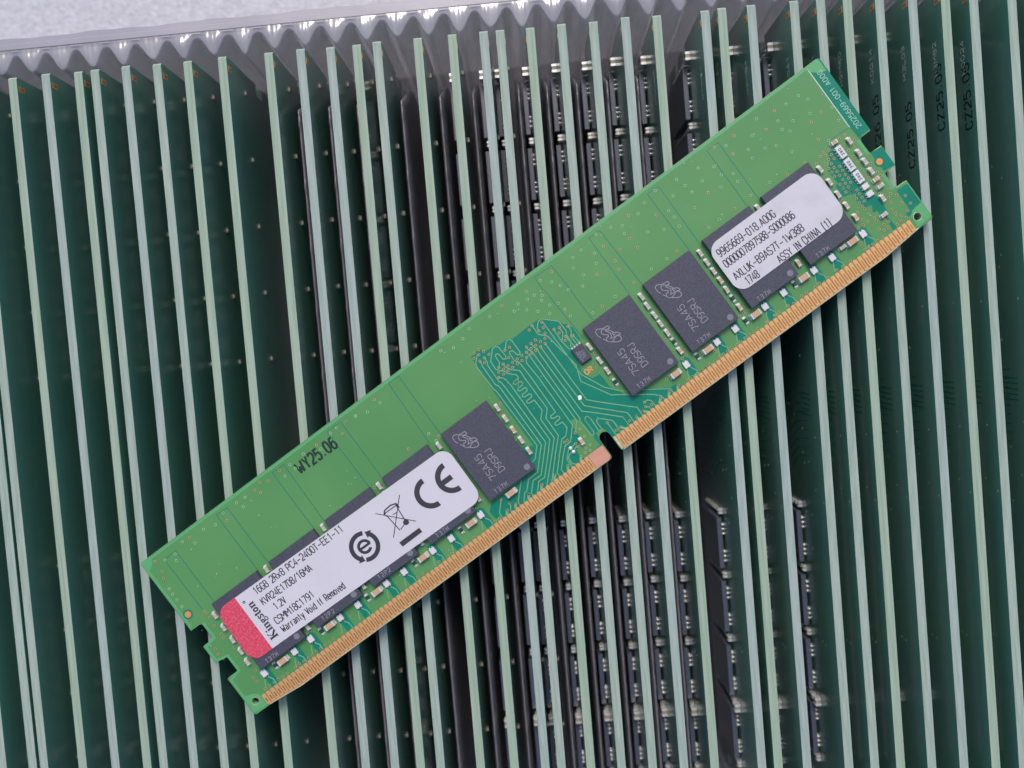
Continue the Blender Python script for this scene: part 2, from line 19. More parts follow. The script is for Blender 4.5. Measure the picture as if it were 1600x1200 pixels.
# ---------------------------------------------------------------- daylight
world = bpy.data.worlds.new("World"); scene.world = world; world.use_nodes = True
nt = world.node_tree; nt.nodes.clear()
sky = nt.nodes.new("ShaderNodeTexSky"); sky.sky_type = 'NISHITA'; sky.sun_disc = False
SUN_EL, SUN_AZ = math.radians(50), math.radians(96)      # azimuth measured from +x towards +y
sky.sun_elevation = SUN_EL; sky.sun_rotation = math.pi/2-SUN_AZ
sky.air_density = 1.0; sky.dust_density = 4.0; sky.ozone_density = 1.0
bg = nt.nodes.new("ShaderNodeBackground"); bg.inputs[1].default_value = 0.15
wo = nt.nodes.new("ShaderNodeOutputWorld")
nt.links.new(sky.outputs[0], bg.inputs[0]); nt.links.new(bg.outputs[0], wo.inputs[0])
sd = bpy.data.lights.new("sun", 'SUN'); sd.energy = 1.5; sd.angle = math.radians(24); sd.color = (1.0, 0.975, 0.95)
sun = bpy.data.objects.new("sun", sd); COL.objects.link(sun)
dirv = Vector((math.cos(SUN_EL)*math.cos(SUN_AZ), math.cos(SUN_EL)*math.sin(SUN_AZ), math.sin(SUN_EL)))
sun.rotation_euler = dirv.to_track_quat('Z', 'Y').to_euler(); sun.location = dirv*0.5
scene.view_settings.view_transform = 'Standard'; scene.view_settings.look = 'None'
scene.view_settings.exposure = 0.3; scene.view_settings.gamma = 1.0
scene.cycles.max_bounces = 8

# ---------------------------------------------------------------- materials
def mat(name, col, rough=.5, metal=0., spec=.5, coat=0., noise=None, bump=None, col2=None, stretch=(1, 1, 1), detail=3., trans=0., lo=.35, hi=.65, coatr=.08):
    m = bpy.data.materials.new(name); m.use_nodes = True; n = m.node_tree; b = n.nodes['Principled BSDF']
    b.inputs['Base Color'].default_value = (*col, 1); b.inputs['Roughness'].default_value = rough
    b.inputs['Metallic'].default_value = metal; b.inputs['Specular IOR Level'].default_value = spec
    b.inputs['Coat Weight'].default_value = coat; b.inputs['Coat Roughness'].default_value = coatr
    b.inputs['Transmission Weight'].default_value = trans
    if noise or bump:
        tc = n.nodes.new('ShaderNodeTexCoord'); mp = n.nodes.new('ShaderNodeMapping'); mp.inputs['Scale'].default_value = stretch
        n.links.new(tc.outputs['Object'], mp.inputs[0])
    if noise:
        t = n.nodes.new('ShaderNodeTexNoise'); t.inputs['Scale'].default_value = noise; t.inputs['Detail'].default_value = detail
        n.links.new(mp.outputs[0], t.inputs['Vector'])
        r = n.nodes.new('ShaderNodeValToRGB'); r.color_ramp.elements[0].position = lo; r.color_ramp.elements[1].position = hi
        r.color_ramp.elements[0].color = (*col, 1); r.color_ramp.elements[1].color = (*(col2 or col), 1)
        n.links.new(t.outputs[0], r.inputs[0]); n.links.new(r.outputs[0], b.inputs['Base Color'])
    if bump:
        t2 = n.nodes.new('ShaderNodeTexNoise'); t2.inputs['Scale'].default_value = bump[0]; t2.inputs['Detail'].default_value = 2.
        n.links.new(mp.outputs[0], t2.inputs['Vector'])
        bp = n.nodes.new('ShaderNodeBump'); bp.inputs['Strength'].default_value = bump[1]; bp.inputs['Distance'].default_value = bump[2]*MM
        n.links.new(t2.outputs[0], bp.inputs['Height']); n.links.new(bp.outputs[0], b.inputs['Normal'])
    return m
M = {}
M['mask'] = mat('solder_mask_over_copper', (.060, .198, .062), .34, coat=.15, spec=.45, noise=38., col2=(.084, .232, .078), bump=(900., .25, .02), detail=6., coatr=.25)
M['teal'] = mat('solder_mask_bare_laminate', (.002, .150, .095), .36, coat=.05, spec=.3, noise=500., col2=(.002, .17, .112), bump=(900., .25, .02), coatr=.25)
M['trace'] = mat('solder_mask_trace', (.15, .30, .15), .35, coat=.2)
M['etch'] = mat('etched_gap', (.01, .14, .09), .4)
M['border'] = mat('mask_over_clear_laminate', (.075, .30, .115), .35, coat=.3)
M['barrel'] = mat('plated_barrel', (.50, .30, .08), .35, metal=.4)
M['silk'] = mat('silkscreen', (.42, .52, .47), .5)
M['print'] = mat('copper_print', (.27, .44, .36), .45)
M['edge'] = mat('glass_fibre_edge', (.205, .272, .228), .6, noise=2600., col2=(.28, .338, .302), bump=(2500., .5, .05), stretch=(.06, 1, 1), detail=6., spec=.3)
M['edge_b'] = mat('glass_fibre_edge_bluish', (.205, .270, .242), .6, noise=2600., col2=(.28, .334, .322), bump=(2500., .5, .05), stretch=(.06, 1, 1), detail=6., spec=.3)
M['edge_g'] = mat('glass_fibre_edge_greener', (.195, .274, .205), .6, noise=2600., col2=(.27, .338, .275), bump=(2500., .5, .05), stretch=(.03, 1, 1), detail=6., spec=.3)
M['medge'] = mat('green_board_edge', (.13, .36, .20), .5, noise=1200., col2=(.18, .40, .25))
M['stand'] = mat('standing_board_mask', (.075, .20, .16), .3, coat=.6, noise=60., col2=(.08, .215, .15), bump=(600., .2, .02), coatr=.15)
M['chip'] = mat('moulded_epoxy', (.030, .031, .048), .5, noise=5200., col2=(.060, .063, .092), bump=(5200., .35, .02), detail=2., spec=.45, lo=.3, hi=.72)
M['chip_lit'] = mat('moulded_epoxy_lit', (.075, .088, .13), .35, noise=3000., col2=(.10, .115, .165), spec=.7, coat=.3)  # lit copy of the chip epoxy: light deep in the gaps put into the colour
M['mark'] = mat('laser_mark', (.21, .21, .25), .6)
M['dot'] = mat('ejector_mark', (.14, .14, .17), .55)
M['gold'] = mat('gold_plating', (.72, .40, .14), .34, metal=.6, noise=900., col2=(.82, .49, .19), stretch=(1.5, .4, 1), detail=4.)
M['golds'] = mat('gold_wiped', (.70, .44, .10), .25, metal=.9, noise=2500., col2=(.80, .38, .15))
M['copper'] = mat('bare_copper_pad', (.60, .30, .215), .42, metal=.35, noise=900., col2=(.56, .26, .18), stretch=(.3, 1.6, 1))
M['fid'] = mat('fiducial_copper', (.64, .25, .08), .45, metal=.3)
M['sub'] = mat('unmasked_laminate', (.30, .095, .07), .5, noise=800., col2=(.34, .125, .09))
M['bevel'] = mat('bevelled_laminate', (.34, .30, .22), .6, noise=2000., col2=(.5, .45, .34))
M['via'] = mat('via_ring', (.36, .30, .15), .4, metal=.3)
M['viat'] = mat('tented_via', (.20, .42, .22), .3, coat=.5)
M['hole'] = mat('drill_hole', (.05, .035, .02), .6)
M['viah'] = mat('via_hole', (.13, .04, .02), .6)
M['tindull'] = mat('dull_solder', (.20, .16, .14), .4, metal=.2)
M['tin_lit'] = mat('solder_lit', (.88, .88, .86), .28, metal=.45)  # paler copy of tin, brightness for the shaded gaps painted into its colour
M['tin'] = mat('solder', (.62, .62, .60), .3, metal=.4, bump=(1500., .4, .05))
M['cgrey'] = mat('ceramic_grey', (.36, .33, .27), .5)
M['ctan'] = mat('ceramic_tan', (.42, .27, .17), .5)
M['cblk'] = mat('resistor_black', (.012, .05, .04), .3)
M['white'] = mat('white_ceramic', (.52, .51, .55), .5)
M['ink'] = mat('black_ink', (.028, .026, .034), .45)
M['stamp'] = mat('stamp_ink', (.005, .022, .014), .4)
M['label'] = mat('label_paper', (.455, .445, .50), .42, noise=120., col2=(.475, .465, .52), bump=(350., .2, .02), detail=5.)
M['label2'] = mat('worn_label_paper', (.42, .41, .445), .45, noise=260., col2=(.465, .455, .505), bump=(350., .2, .02), detail=6., lo=.3, hi=.55)
M['red'] = mat('red_foil', (.50, .035, .075), .4, metal=.1, noise=3200., col2=(.60, .12, .17), bump=(3200., .6, .04), detail=2., lo=.42, hi=.74)
M['tray'] = mat('smoky_plastic', (.20, .195, .225), .14, spec=.6, coat=.7, noise=70., col2=(.26, .255, .28), bump=(160., .35, .25), coatr=.06)
M['tray'].node_tree.nodes['Principled BSDF'].inputs['Alpha'].default_value = .84
M['rim'] = mat('smoky_plastic_rim', (.25, .245, .285), .2, spec=.6, coat=.5, noise=90., col2=(.29, .28, .32), bump=(200., .3, .15))
M['rib'] = mat('smoky_plastic_rib', (.15, .14, .17), .4, spec=.5, coat=.3, noise=60., col2=(.20, .185, .22), bump=(220., .5, .3), stretch=(1, .3, 1))
M['line'] = mat('rim_crease', (.07, .065, .09), .4)
M['table'] = mat('table_top', (.34, .34, .385), .6, noise=900., col2=(.46, .46, .51), bump=(1200., .6, .3), detail=8., lo=.3, hi=.7)
M['fleckm'] = mat('white_fleck', (.85, .85, .85), .5)

# ---------------------------------------------------------------- helpers
def tag(o, **kw):
    for k, v in kw.items(): o[k] = v
    return o
def link(name, me, parent=None, mtx=None):
    o = bpy.data.objects.new(name, me); COL.objects.link(o)
    if parent is not None: o.parent = parent
    if mtx is not None: o.matrix_basis = mtx
    return o
def T(x, y, z=0, rz=0): return Matrix.Translation((x*MM, y*MM, z*MM)) @ Matrix.Rotation(rz, 4, 'Z')
class MB:
    def __init__(s): s.v = []; s.f = []; s.m = []; s.mats = []
    def mi(s, m):
        if m not in s.mats: s.mats.append(m)
        return s.mats.index(m)
    def add(s, vs, fs, m):
        n = len(s.v); k = s.mi(m); s.v += [tuple(a) for a in vs]
        for f in fs: s.f.append(tuple(i+n for i in f)); s.m.append(k)
    def box(s, cx, cy, z0, sx, sy, h, m, ch=0., rot=0.):
        a, b = sx/2, sy/2; c = ch
        lay = [(a, b, z0), (a, b, z0+h-c)] + ([(a-c, b-c, z0+h)] if c else [])
        vs = []
        ca, sa = math.cos(rot), math.sin(rot)
        for (p, q, z) in lay:
            for (i, j) in ((-1, -1), (1, -1), (1, 1), (-1, 1)): vs.append((cx+ca*i*p-sa*j*q, cy+sa*i*p+ca*j*q, z))
        fs = [(3, 2, 1, 0)]
        for l in range(len(lay)-1):
            for k in range(4): fs.append((4*l+k, 4*l+(k+1) % 4, 4*l+4+(k+1) % 4, 4*l+4+k))
        L = 4*(len(lay)-1); fs.append((L, L+1, L+2, L+3)); s.add(vs, fs, m)
    def prism(s, pts, z0, z1, m):
        n = len(pts); ar = sum(pts[i][0]*pts[(i+1) % n][1]-pts[(i+1) % n][0]*pts[i][1] for i in range(n))
        if ar < 0: pts = pts[::-1]
        vs = [(x, y, z0) for x, y in pts]+[(x, y, z1) for x, y in pts]
        s.add(vs, [tuple(range(n, 2*n))]+[(i, (i+1) % n, n+(i+1) % n, n+i) for i in range(n)], m)
    def path(s, pts, w, z0, z1, m, closed=False):
        # ribbon with mitred joints and sloped shoulders
        P = [Vector(p) for p in pts]; Q = [P[0]]
        for p in P[1:]:
            if (p-Q[-1]).length > 1e-3: Q.append(p)
        P = Q; n = len(P)
        if n < 2: return
        off = []
        for i in range(n):
            d0 = (P[i]-P[i-1]).normalized() if (i > 0 or closed) else None
            d1 = (P[(i+1) % n]-P[i]).normalized() if (i < n-1 or closed) else None
            d0 = d0 or d1; d1 = d1 or d0
            nn = Vector((-(d0.y+d1.y), d0.x+d1.x))
            if nn.length < 1e-6: nn = Vector((-d0.y, d0.x))
            nn.normalize(); k = 1/max(.45, nn.dot(Vector((-d1.y, d1.x)))); off.append(nn*k*w/2)
        vs = []
        for p, o in zip(P, off):
            for t, z in ((1, z0), (.62, z1), (-.62, z1), (-1, z0)): vs.append((p.x+o.x*t, p.y+o.y*t, z))
        fs = []
        for i in range(n if closed else n-1):
            j = (i+1) % n
            for k in range(3): fs.append((4*i+k, 4*i+k+1, 4*j+k+1, 4*j+k))
        if not closed: fs += [(0, 1, 2, 3), (4*n-1, 4*n-2, 4*n-3, 4*n-4)]
        s.add(vs, fs, m)
    def disc(s, cx, cy, r, z0, z1, m, n=16, r1=None):
        r1 = r if r1 is None else r1
        vs = [(cx+r*math.cos(2*math.pi*i/n), cy+r*math.sin(2*math.pi*i/n), z0) for i in range(n)]+[(cx+r1*math.cos(2*math.pi*i/n), cy+r1*math.sin(2*math.pi*i/n), z1) for i in range(n)]
        s.add(vs, [tuple(range(n, 2*n))]+[(i, (i+1) % n, n+(i+1) % n, n+i) for i in range(n)], m)
    def ring(s, cx, cy, ro, ri, z0, z1, m, n=14, a0=0., a1=2*math.pi):
        full = abs(a1-a0-2*math.pi) < 1e-6; k = n if full else n+1
        vs = []
        for i in range(k):
            a = a0+(a1-a0)*i/n; c, q = math.cos(a), math.sin(a)
            vs += [(cx+ro*c, cy+ro*q, z0), (cx+(ro*.85+ri*.15)*c, cy+(ro*.85+ri*.15)*q, z1), (cx+(ri*.85+ro*.15)*c, cy+(ri*.85+ro*.15)*q, z1), (cx+ri*c, cy+ri*q, z0)]
        fs = []
        for i in range(n):
            j = (i+1) % k
            for l in range(3): fs.append((4*i+l, 4*j+l, 4*j+l+1, 4*i+l+1))
        if not full: fs += [(0, 1, 2, 3), (4*k-1, 4*k-2, 4*k-3, 4*k-4)]
        s.add(vs, fs, m)
    def ball(s, cx, cy, cz, r, m, n=8, l=5, sz=1.):
        vs = []
        for i in range(l+1):
            a = -math.pi/2+math.pi*i/l
            for j in range(n): vs.append((cx+r*math.cos(a)*math.cos(2*math.pi*j/n), cy+r*math.cos(a)*math.sin(2*math.pi*j/n), cz+r*sz*math.sin(a)))
        s.add(vs, [(i*n+j, i*n+(j+1) % n, (i+1)*n+(j+1) % n, (i+1)*n+j) for i in range(l) for j in range(n)], m)
    def mesh(s, name, smooth=False):
        me = bpy.data.meshes.new(name); me.from_pydata([(x*MM, y*MM, z*MM) for x, y, z in s.v], [], s.f)
        for k in s.mats: me.materials.append(M[k])
        me.polygons.foreach_set('material_index', s.m)
        if smooth: me.polygons.foreach_set('use_smooth', [True]*len(s.f))
        me.update(); return me
    def build(s, name, parent=None, mtx=None, smooth=False): return link(name, s.mesh(name, smooth), parent, mtx)

def shape_mesh(name, outlines, z0, z1, m, side=None, bevel=0., cyc=None):
    """filled 2D outline with holes, extruded; top face material m, sides material side"""
    cu = bpy.data.curves.new(name, 'CURVE'); cu.dimensions = '2D'; cu.fill_mode = 'BOTH'
    cu.extrude = (z1-z0)/2-bevel; cu.bevel_depth = bevel; cu.bevel_resolution = 1
    for pts in outlines:
        sp = cu.splines.new('POLY'); sp.points.add(len(pts)-1); sp.use_cyclic_u = True
        for p, (x, y) in zip(sp.points, pts): p.co = (x, y, 0, 1)
    o = bpy.data.objects.new(name, cu); COL.objects.link(o); bpy.context.view_layer.update()
    me = bpy.data.meshes.new_from_object(o.evaluated_get(bpy.context.evaluated_depsgraph_get()))
    bpy.data.objects.remove(o); bpy.data.curves.remove(cu)
    me.transform(Matrix.Scale(MM, 4) @ Matrix.Translation((0, 0, (z0+z1)/2)))
    me.materials.clear(); me.materials.append(M[m]); me.materials.append(M[side or m])
    for p in me.polygons: p.material_index = 0 if abs(p.normal.z) > .5 else 1; p.use_smooth = False
    me.name = name; return me
_H = {}
def text_mesh(body, p0, p1, h, z, m, thick=.014, bold=0., snap=None, name='lettering'):
    """lettering from p0 to p1 (ends of the baseline), cap height h"""
    cu = bpy.data.curves.new(name, 'FONT'); cu.body = body; cu.size = 1.; cu.extrude = .01; cu.offset = bold; cu.resolution_u = 3
    o = bpy.data.objects.new(name, cu); COL.objects.link(o); bpy.context.view_layer.update()
    me = bpy.data.meshes.new_from_object(o.evaluated_get(bpy.context.evaluated_depsgraph_get()))
    bpy.data.objects.remove(o); bpy.data.curves.remove(cu)
    xs = [v.co.x for v in me.vertices]; x0, x1 = min(xs), max(xs)
    d = Vector(p1)-Vector(p0); L = d.length; a = math.atan2(d.y, d.x)
    if snap is not None: a = snap
    cap = .69
    me.transform(Matrix.Scale(MM, 4) @ Matrix.Translation((p0[0], p0[1], z+thick/2)) @ Matrix.Rotation(a, 4, 'Z') @ Matrix.Diagonal((L/(x1-x0), h/cap, thick/.02, 1)) @ Matrix.Translation((-x0, 0, 0)))
    me.materials.clear(); me.materials.append(M[m]); me.name = name
    return me
def text(body, p0, p1, h, z, m, parent, **k): return link('lettering', text_mesh(body, p0, p1, h, z, m, **k), parent)
def rrect(x0, y0, x1, y1, r, n=7, rot=0.):
    pts = []
    for cx, cy, a in ((x1-r, y1-r, 0), (x0+r, y1-r, 90), (x0+r, y0+r, 180), (x1-r, y0+r, 270)):
        for i in range(n+1):
            t = math.radians(a+90*i/n); pts.append((cx+r*math.cos(t), cy+r*math.sin(t)))
    if rot:
        mx, my = (x0+x1)/2, (y0+y1)/2; c, s = math.cos(rot), math.sin(rot)
        pts = [(mx+c*(x-mx)-s*(y-my), my+s*(x-mx)+c*(y-my)) for x, y in pts]
    return pts
def circ(cx, cy, r, n=20): return [(cx+r*math.cos(2*math.pi*i/n), cy+r*math.sin(2*math.pi*i/n)) for i in range(n)]
def arc(cx, cy, r, a0, a1, n): return [(cx+r*math.cos(math.radians(a0+(a1-a0)*i/n)), cy+r*math.sin(math.radians(a0+(a1-a0)*i/n))) for i in range(n+1)]

# module outline in its own plane: u along the length, v up from the contacts, w out of the front face
def edge_v(u):
    if u < 3: return .62
    if u < 9: return .62-.6*(u-3)/6
    if u > 131: return .62
    if u > 124: return .02+.6*(u-124)/7
    return .02
def outline():
    P = [(0, .9)] + [(u, edge_v(u)) for u in (.3, 3, 4, 5, 6, 7, 8, 9, 30, 60)]
    P += [(70.45, .02), (70.85, .12), (71.0, .5), (71.0, 3.3)] + [(71.97+.97*math.cos(math.radians(a)), 3.3+.97*math.sin(math.radians(a))) for a in range(165, 0, -15)] + [(72.94, 3.3), (72.94, .4), (73.05, .1), (73.4, .02)]
    P += [(u, edge_v(u)) for u in (100, 124, 125, 126, 127, 128, 129, 130, 131, 133.05)] + [(133.35, .9)]
    r = .45
    def notch(side, v0, v1):       # v0<v1
        s = (lambda du: 133.35-du) if side > 0 else (lambda du: du)
        q = [(s(0), v0), (s(1.55-0), v0)] ; d = 2.1
        pts = [(s(0), v0), (s(d-r), v0)] + [(s(d-r+r*math.sin(math.radians(a))), v0+r-r*math.cos(math.radians(a))) for a in (30, 60, 90)] + [(s(d-r+r*math.cos(math.radians(a))), v1-r+r*math.sin(math.radians(a))) for a in (0, 30, 60)] + [(s(d-r), v1), (s(0), v1)]
        return pts
    P += notch(1, 7.75, 10.8) + notch(1, 14.45, 17.4) + [(133.35, 30.95), (133.05, 31.25), (.3, 31.25), (0, 30.95)]
    P += notch(-1, 14.45, 17.75)[::-1] + notch(-1, 7.9, 11.2)[::-1]
    return P
OUT = outline()
CHU = [5.75, 17.15, 28.35, 39.75, 51.4, 79.25, 90.8, 102.25, 113.45]     # left edges of the nine chips on the flat module
CHW, CHV0, CHH = 8.95, 6.1, 13.15
# monoline lettering: strokes in a unit box (x 0..1, y 0..1)
_o = [(.25, 0), (0, .22), (0, .78), (.25, 1), (.75, 1), (1, .78), (1, .22), (.75, 0), (.25, 0)]
_S = [(1, .84), (.8, 1), (.2, 1), (0, .84), (0, .66), (.2, .54), (.8, .46), (1, .34), (1, .16), (.8, 0), (.2, 0), (0, .16)]
_a = [(.9, .62), (.9, 0)]; _bowl = [(.9, .5), (.65, .68), (.25, .68), (0, .48), (0, .18), (.25, 0), (.65, 0), (.9, .18)]
GL = {
 '0': [_o], 'O': [_o], '1': [[(.2, .8), (.6, 1), (.6, 0)]], '2': [[(0, .8), (.2, 1), (.8, 1), (1, .82), (1, .62), (.78, .42), (.15, .18), (0, 0), (1, 0)]],
 '3': [[(0, .85), (.2, 1), (.8, 1), (1, .84), (1, .66), (.8, .53), (.35, .53)], [(.8, .53), (1, .38), (1, .16), (.8, 0), (.2, 0), (0, .15)]],
 '4': [[(.75, 0), (.75, 1), (0, .28), (1, .28)]], '5': [[(.95, 1), (.1, 1), (.05, .56), (.3, .63), (.75, .63), (1, .45), (1, .18), (.75, 0), (.25, 0), (0, .15)]],
 '6': [[(.9, .93), (.65, 1), (.3, .97), (.05, .7), (0, .4), (0, .2), (.22, 0), (.78, 0), (1, .2), (1, .42), (.78, .6), (.3, .6), (.02, .42)]],
 '7': [[(0, 1), (1, 1), (.4, 0)]], '8': [[(.25, .53), (0, .7), (0, .84), (.22, 1), (.78, 1), (1, .84), (1, .7), (.75, .53), (.25, .53), (0, .36), (0, .16), (.22, 0), (.78, 0), (1, .16), (1, .36), (.75, .53)]],
 '9': [[(.1, .07), (.35, 0), (.7, .03), (.95, .3), (1, .6), (1, .8), (.78, 1), (.22, 1), (0, .8), (0, .58), (.22, .4), (.7, .4), (.98, .58)]],
 'A': [[(0, 0), (.5, 1)], [(.5, 1), (1, 0)], [(.12, .28), (.88, .28)]], 'B': [[(0, 0), (0, 1), (.75, 1), (.95, .85), (.95, .66), (.75, .53), (0, .53)], [(.75, .53), (1, .38), (1, .16), (.78, 0), (0, 0)]],
 'C': [[(1, .8), (.78, 1), (.25, 1), (0, .78), (0, .22), (.25, 0), (.78, 0), (1, .2)]], 'D': [[(0, 0), (0, 1), (.65, 1), (1, .75), (1, .25), (.65, 0), (0, 0)]],
 'E': [[(1, 1), (0, 1), (0, 0), (1, 0)], [(0, .52), (.85, .52)]], 'F': [[(1, 1), (0, 1), (0, 0)], [(0, .52), (.85, .52)]],
 'G': [[(1, .8), (.78, 1), (.25, 1), (0, .78), (0, .22), (.25, 0), (.78, 0), (1, .2), (1, .45), (.55, .45)]], 'H': [[(0, 0), (0, 1)], [(1, 0), (1, 1)], [(0, .52), (1, .52)]],
 'I': [[(.5, 0), (.5, 1)]], 'J': [[(.85, 1), (.85, .2), (.65, 0), (.25, 0), (.05, .2)]], 'K': [[(0, 0), (0, 1)], [(1, 1), (0, .4)], [(.3, .57), (1, 0)]], 'L': [[(0, 1), (0, 0), (.95, 0)]],
 'M': [[(0, 0), (0, 1)], [(0, 1), (.5, .42)], [(.5, .42), (1, 1)], [(1, 1), (1, 0)]], 'N': [[(0, 0), (0, 1)], [(0, 1), (1, 0)], [(1, 0), (1, 1)]], 'P': [[(0, 0), (0, 1), (.78, 1), (1, .85), (1, .6), (.78, .45), (0, .45)]],
 'R': [[(0, 0), (0, 1), (.78, 1), (1, .85), (1, .62), (.78, .48), (0, .48)], [(.5, .48), (1, 0)]], 'S': [_S], 'T': [[(0, 1), (1, 1)], [(.5, 1), (.5, 0)]],
 'U': [[(0, 1), (0, .2), (.25, 0), (.75, 0), (1, .2), (1, 1)]], 'V': [[(0, 1), (.5, 0)], [(.5, 0), (1, 1)]], 'W': [[(0, 1), (.22, 0)], [(.22, 0), (.5, .58)], [(.5, .58), (.78, 0)], [(.78, 0), (1, 1)]],
 'X': [[(0, 0), (1, 1)], [(0, 1), (1, 0)]], 'Y': [[(0, 1), (.5, .45), (1, 1)], [(.5, .45), (.5, 0)]], 'Z': [[(0, 1), (1, 1), (0, 0), (1, 0)]],
 'a': [[(.1, .62), (.35, .7), (.75, .66), (.88, .5), (.88, 0)], [(.88, .38), (.25, .36), (.02, .2), (.2, .0), (.6, .03), (.88, .2)]], 'd': [[(.9, 1), (.9, 0)], _bowl], 'e': [[(.05, .36), (.95, .36), (.95, .5), (.7, .68), (.28, .68), (0, .46), (0, .2), (.28, 0), (.9, .05)]],
 'f': [[(.8, 1), (.5, .95), (.4, .8), (.4, 0)], [(.1, .65), (.8, .65)]], 'i': [[(.5, 0), (.5, .66)], [(.5, .86), (.5, .96)]],
 'm': [[(0, 0), (0, .68)], [(0, .55), (.25, .68), (.48, .6), (.5, 0)], [(.5, .55), (.75, .68), (.98, .6), (1, 0)]], 'n': [[(.05, 0), (.05, .68)], [(.05, .5), (.4, .68), (.8, .62), (.92, .45), (.92, 0)]],
 'o': [[(.28, 0), (0, .2), (0, .48), (.28, .68), (.68, .68), (.95, .48), (.95, .2), (.68, 0), (.28, 0)]], 'r': [[(.15, 0), (.15, .68)], [(.15, .45), (.5, .68), (.85, .66)]],
 't': [[(.4, .95), (.4, .15), (.6, 0), (.85, .03)], [(.1, .68), (.8, .68)]], 'v': [[(0, .68), (.48, 0), (.95, .68)]], 'y': [[(0, .68), (.48, 0)], [(.95, .68), (.35, -.28), (.05, -.28)]],
 'x': [[(0, 0), (.9, .68)], [(0, .68), (.9, 0)]], '-': [[(.0, .42), (1.0, .42)]], '.': [[(.5, 0), (.5, .12)]], '/': [[(0, -.05), (1, 1.05)]], '(': [[(.75, 1.15), (.4, .85), (.4, .05), (.75, -.2)]], ')': [[(.25, 1.15), (.6, .85), (.6, .05), (.25, -.2)]], ' ': [],
}
def stroke_mesh(body, p0, p1, h, z, m, w=.13, thick=.014, snap=None, gap=.36, name='lettering', jitter=0.):
    L = (Vector(p1)-Vector(p0)).length; a = math.atan2(p1[1]-p0[1], p1[0]-p0[0]) if snap is None else snap
    adv = {'.': .55, ' ': .75, 'i': .55, 'I': .6, '(': .7, ')': .7, 'm': 1.4, 'W': 1.45, 'M': 1.35, 'V': 1.1, '-': 1.15, 'A': 1.1}
    tot = sum(adv.get(c, 1.)+gap for c in body)-gap; k = L/tot
    b = MB(); x = 0; ca, sa = math.cos(a), math.sin(a); n = 0
    for c in body:
        wc = adv.get(c, 1.)
        gw = wc
        for s in GL[c]:
            pts = []
            for (px, py) in s:
                gx = (x+px*gw)*k; gy = py*h+jitter*random.uniform(-1, 1); pts.append((p0[0]+ca*gx-sa*gy, p0[1]+sa*gx+ca*gy))
            b.path(pts, w, z, z+thick+.0006*(n % 5), m); n += 1
        x += wc+gap
    return b.mesh(name)
def stext(body, p0, p1, h, z, m, parent, **k): return link('lettering', stroke_mesh(body, p0, p1, h, z, m, **k), parent)

# ================================================================ part meshes shared by all modules
def chip_parts(balls=True):
    b = MB(); b.box(0, 0, .26, CHW, CHH, .84, 'chip', ch=.045); return b.mesh('memory_chip')
ME_CHIP = chip_parts()
def cap_mesh(body, l=1.1, w=.6, h=.55, t=.27, name='capacitor'):
    # long axis along y
    b = MB(); b.box(0, 0, .02, w*.97, l-2*t, h*.96, body, ch=.05)
    for s in (-1, 1):
        b.box(0, s*(l/2-t/2), .01, w, t, h, 'tin', ch=.07)
        b.box(0, s*(l/2+.06), .005, w*.95, .22, .16, 'tin', ch=.06)
    return b.mesh(name)
ME_CG = cap_mesh('cgrey'); ME_CT = cap_mesh('ctan', w=.62)
ME_CD = cap_mesh('cblk', h=.3, t=.24, name='resistor')
ME_BIG = cap_mesh('ctan', l=1.75, w=.92, h=.8, t=.3)
def array_mesh(l, w, h, n, name):
    b = MB(); b.box(0, 0, .1, w, l, h-.1, 'white', ch=.04)
    for k in range(n):
        y = (k-(n-1)/2)*l/n
        for s in (-1, 1): b.box(s*(w/2+.03), y, .01, .26, l/n*.5, h*.5, 'tin', ch=.05)
    return b.mesh(name)
ME_WH = array_mesh(.95, 1.0, .42, 2, 'resistor_array')
ME_ARR = array_mesh(2.05, 1.05, .45, 4, 'resistor_array'); ME_ARRS = array_mesh(.85, 1.05, .42, 2, 'resistor_array')
R90 = math.pi/2

# ================================================================ the module lying flat on top
q = D['MOD']
mod = bpy.data.objects.new('memory_module', None); COL.objects.link(mod); mod.empty_display_size = .005
mod.matrix_world = Matrix.Translation((q[3]*MM, q[4]*MM, q[5]*MM)) @ Matrix.Rotation(q[0], 4, 'Z') @ Matrix.Rotation(q[1], 4, 'Y') @ Matrix.Rotation(q[2], 4, 'X') @ Matrix.Translation((0, 0, -1.3*MM))
tag(mod, label='green memory module lying flat across the standing ones, with two white stickers', category='memory module')
MO = Matrix.Translation((-66.675*MM, -15.6*MM, 1.3*MM))            # part coordinates: u, v from the lower left corner, 0 at the board's face
def P(name, me, kind=None, label=None):
    o = link(name, me, mod, MO)
    if kind: o['kind'] = kind
    if label: o['label'] = label
    return o
def PT(name, me, x, y, z=0, rz=0): return link(name, me, mod, MO @ T(x, y, z, rz))
holes = [circ(131.52, 2.2, .62), circ(1.4, 2.4, .62)]
P('circuit_board', shape_mesh('circuit_board', [OUT]+holes, -1.3, 0, 'mask', 'medge', bevel=.06))
# hole rims
for cx, cy in ((131.52, 2.2), (1.4, 2.4)):
    b = MB(); b.ring(cx, cy, .74, .6, 0, .02, 'via', n=24)
    vs = [(cx+.6*math.cos(2*math.pi*i/24), cy+.6*math.sin(2*math.pi*i/24), zz) for zz in (-1.28, .01) for i in range(24)]
    b.add(vs, [(24+i, 24+(i+1) % 24, (i+1) % 24, i) for i in range(24)], 'barrel')
    P('hole_rim', b.mesh('hole_rim', True))
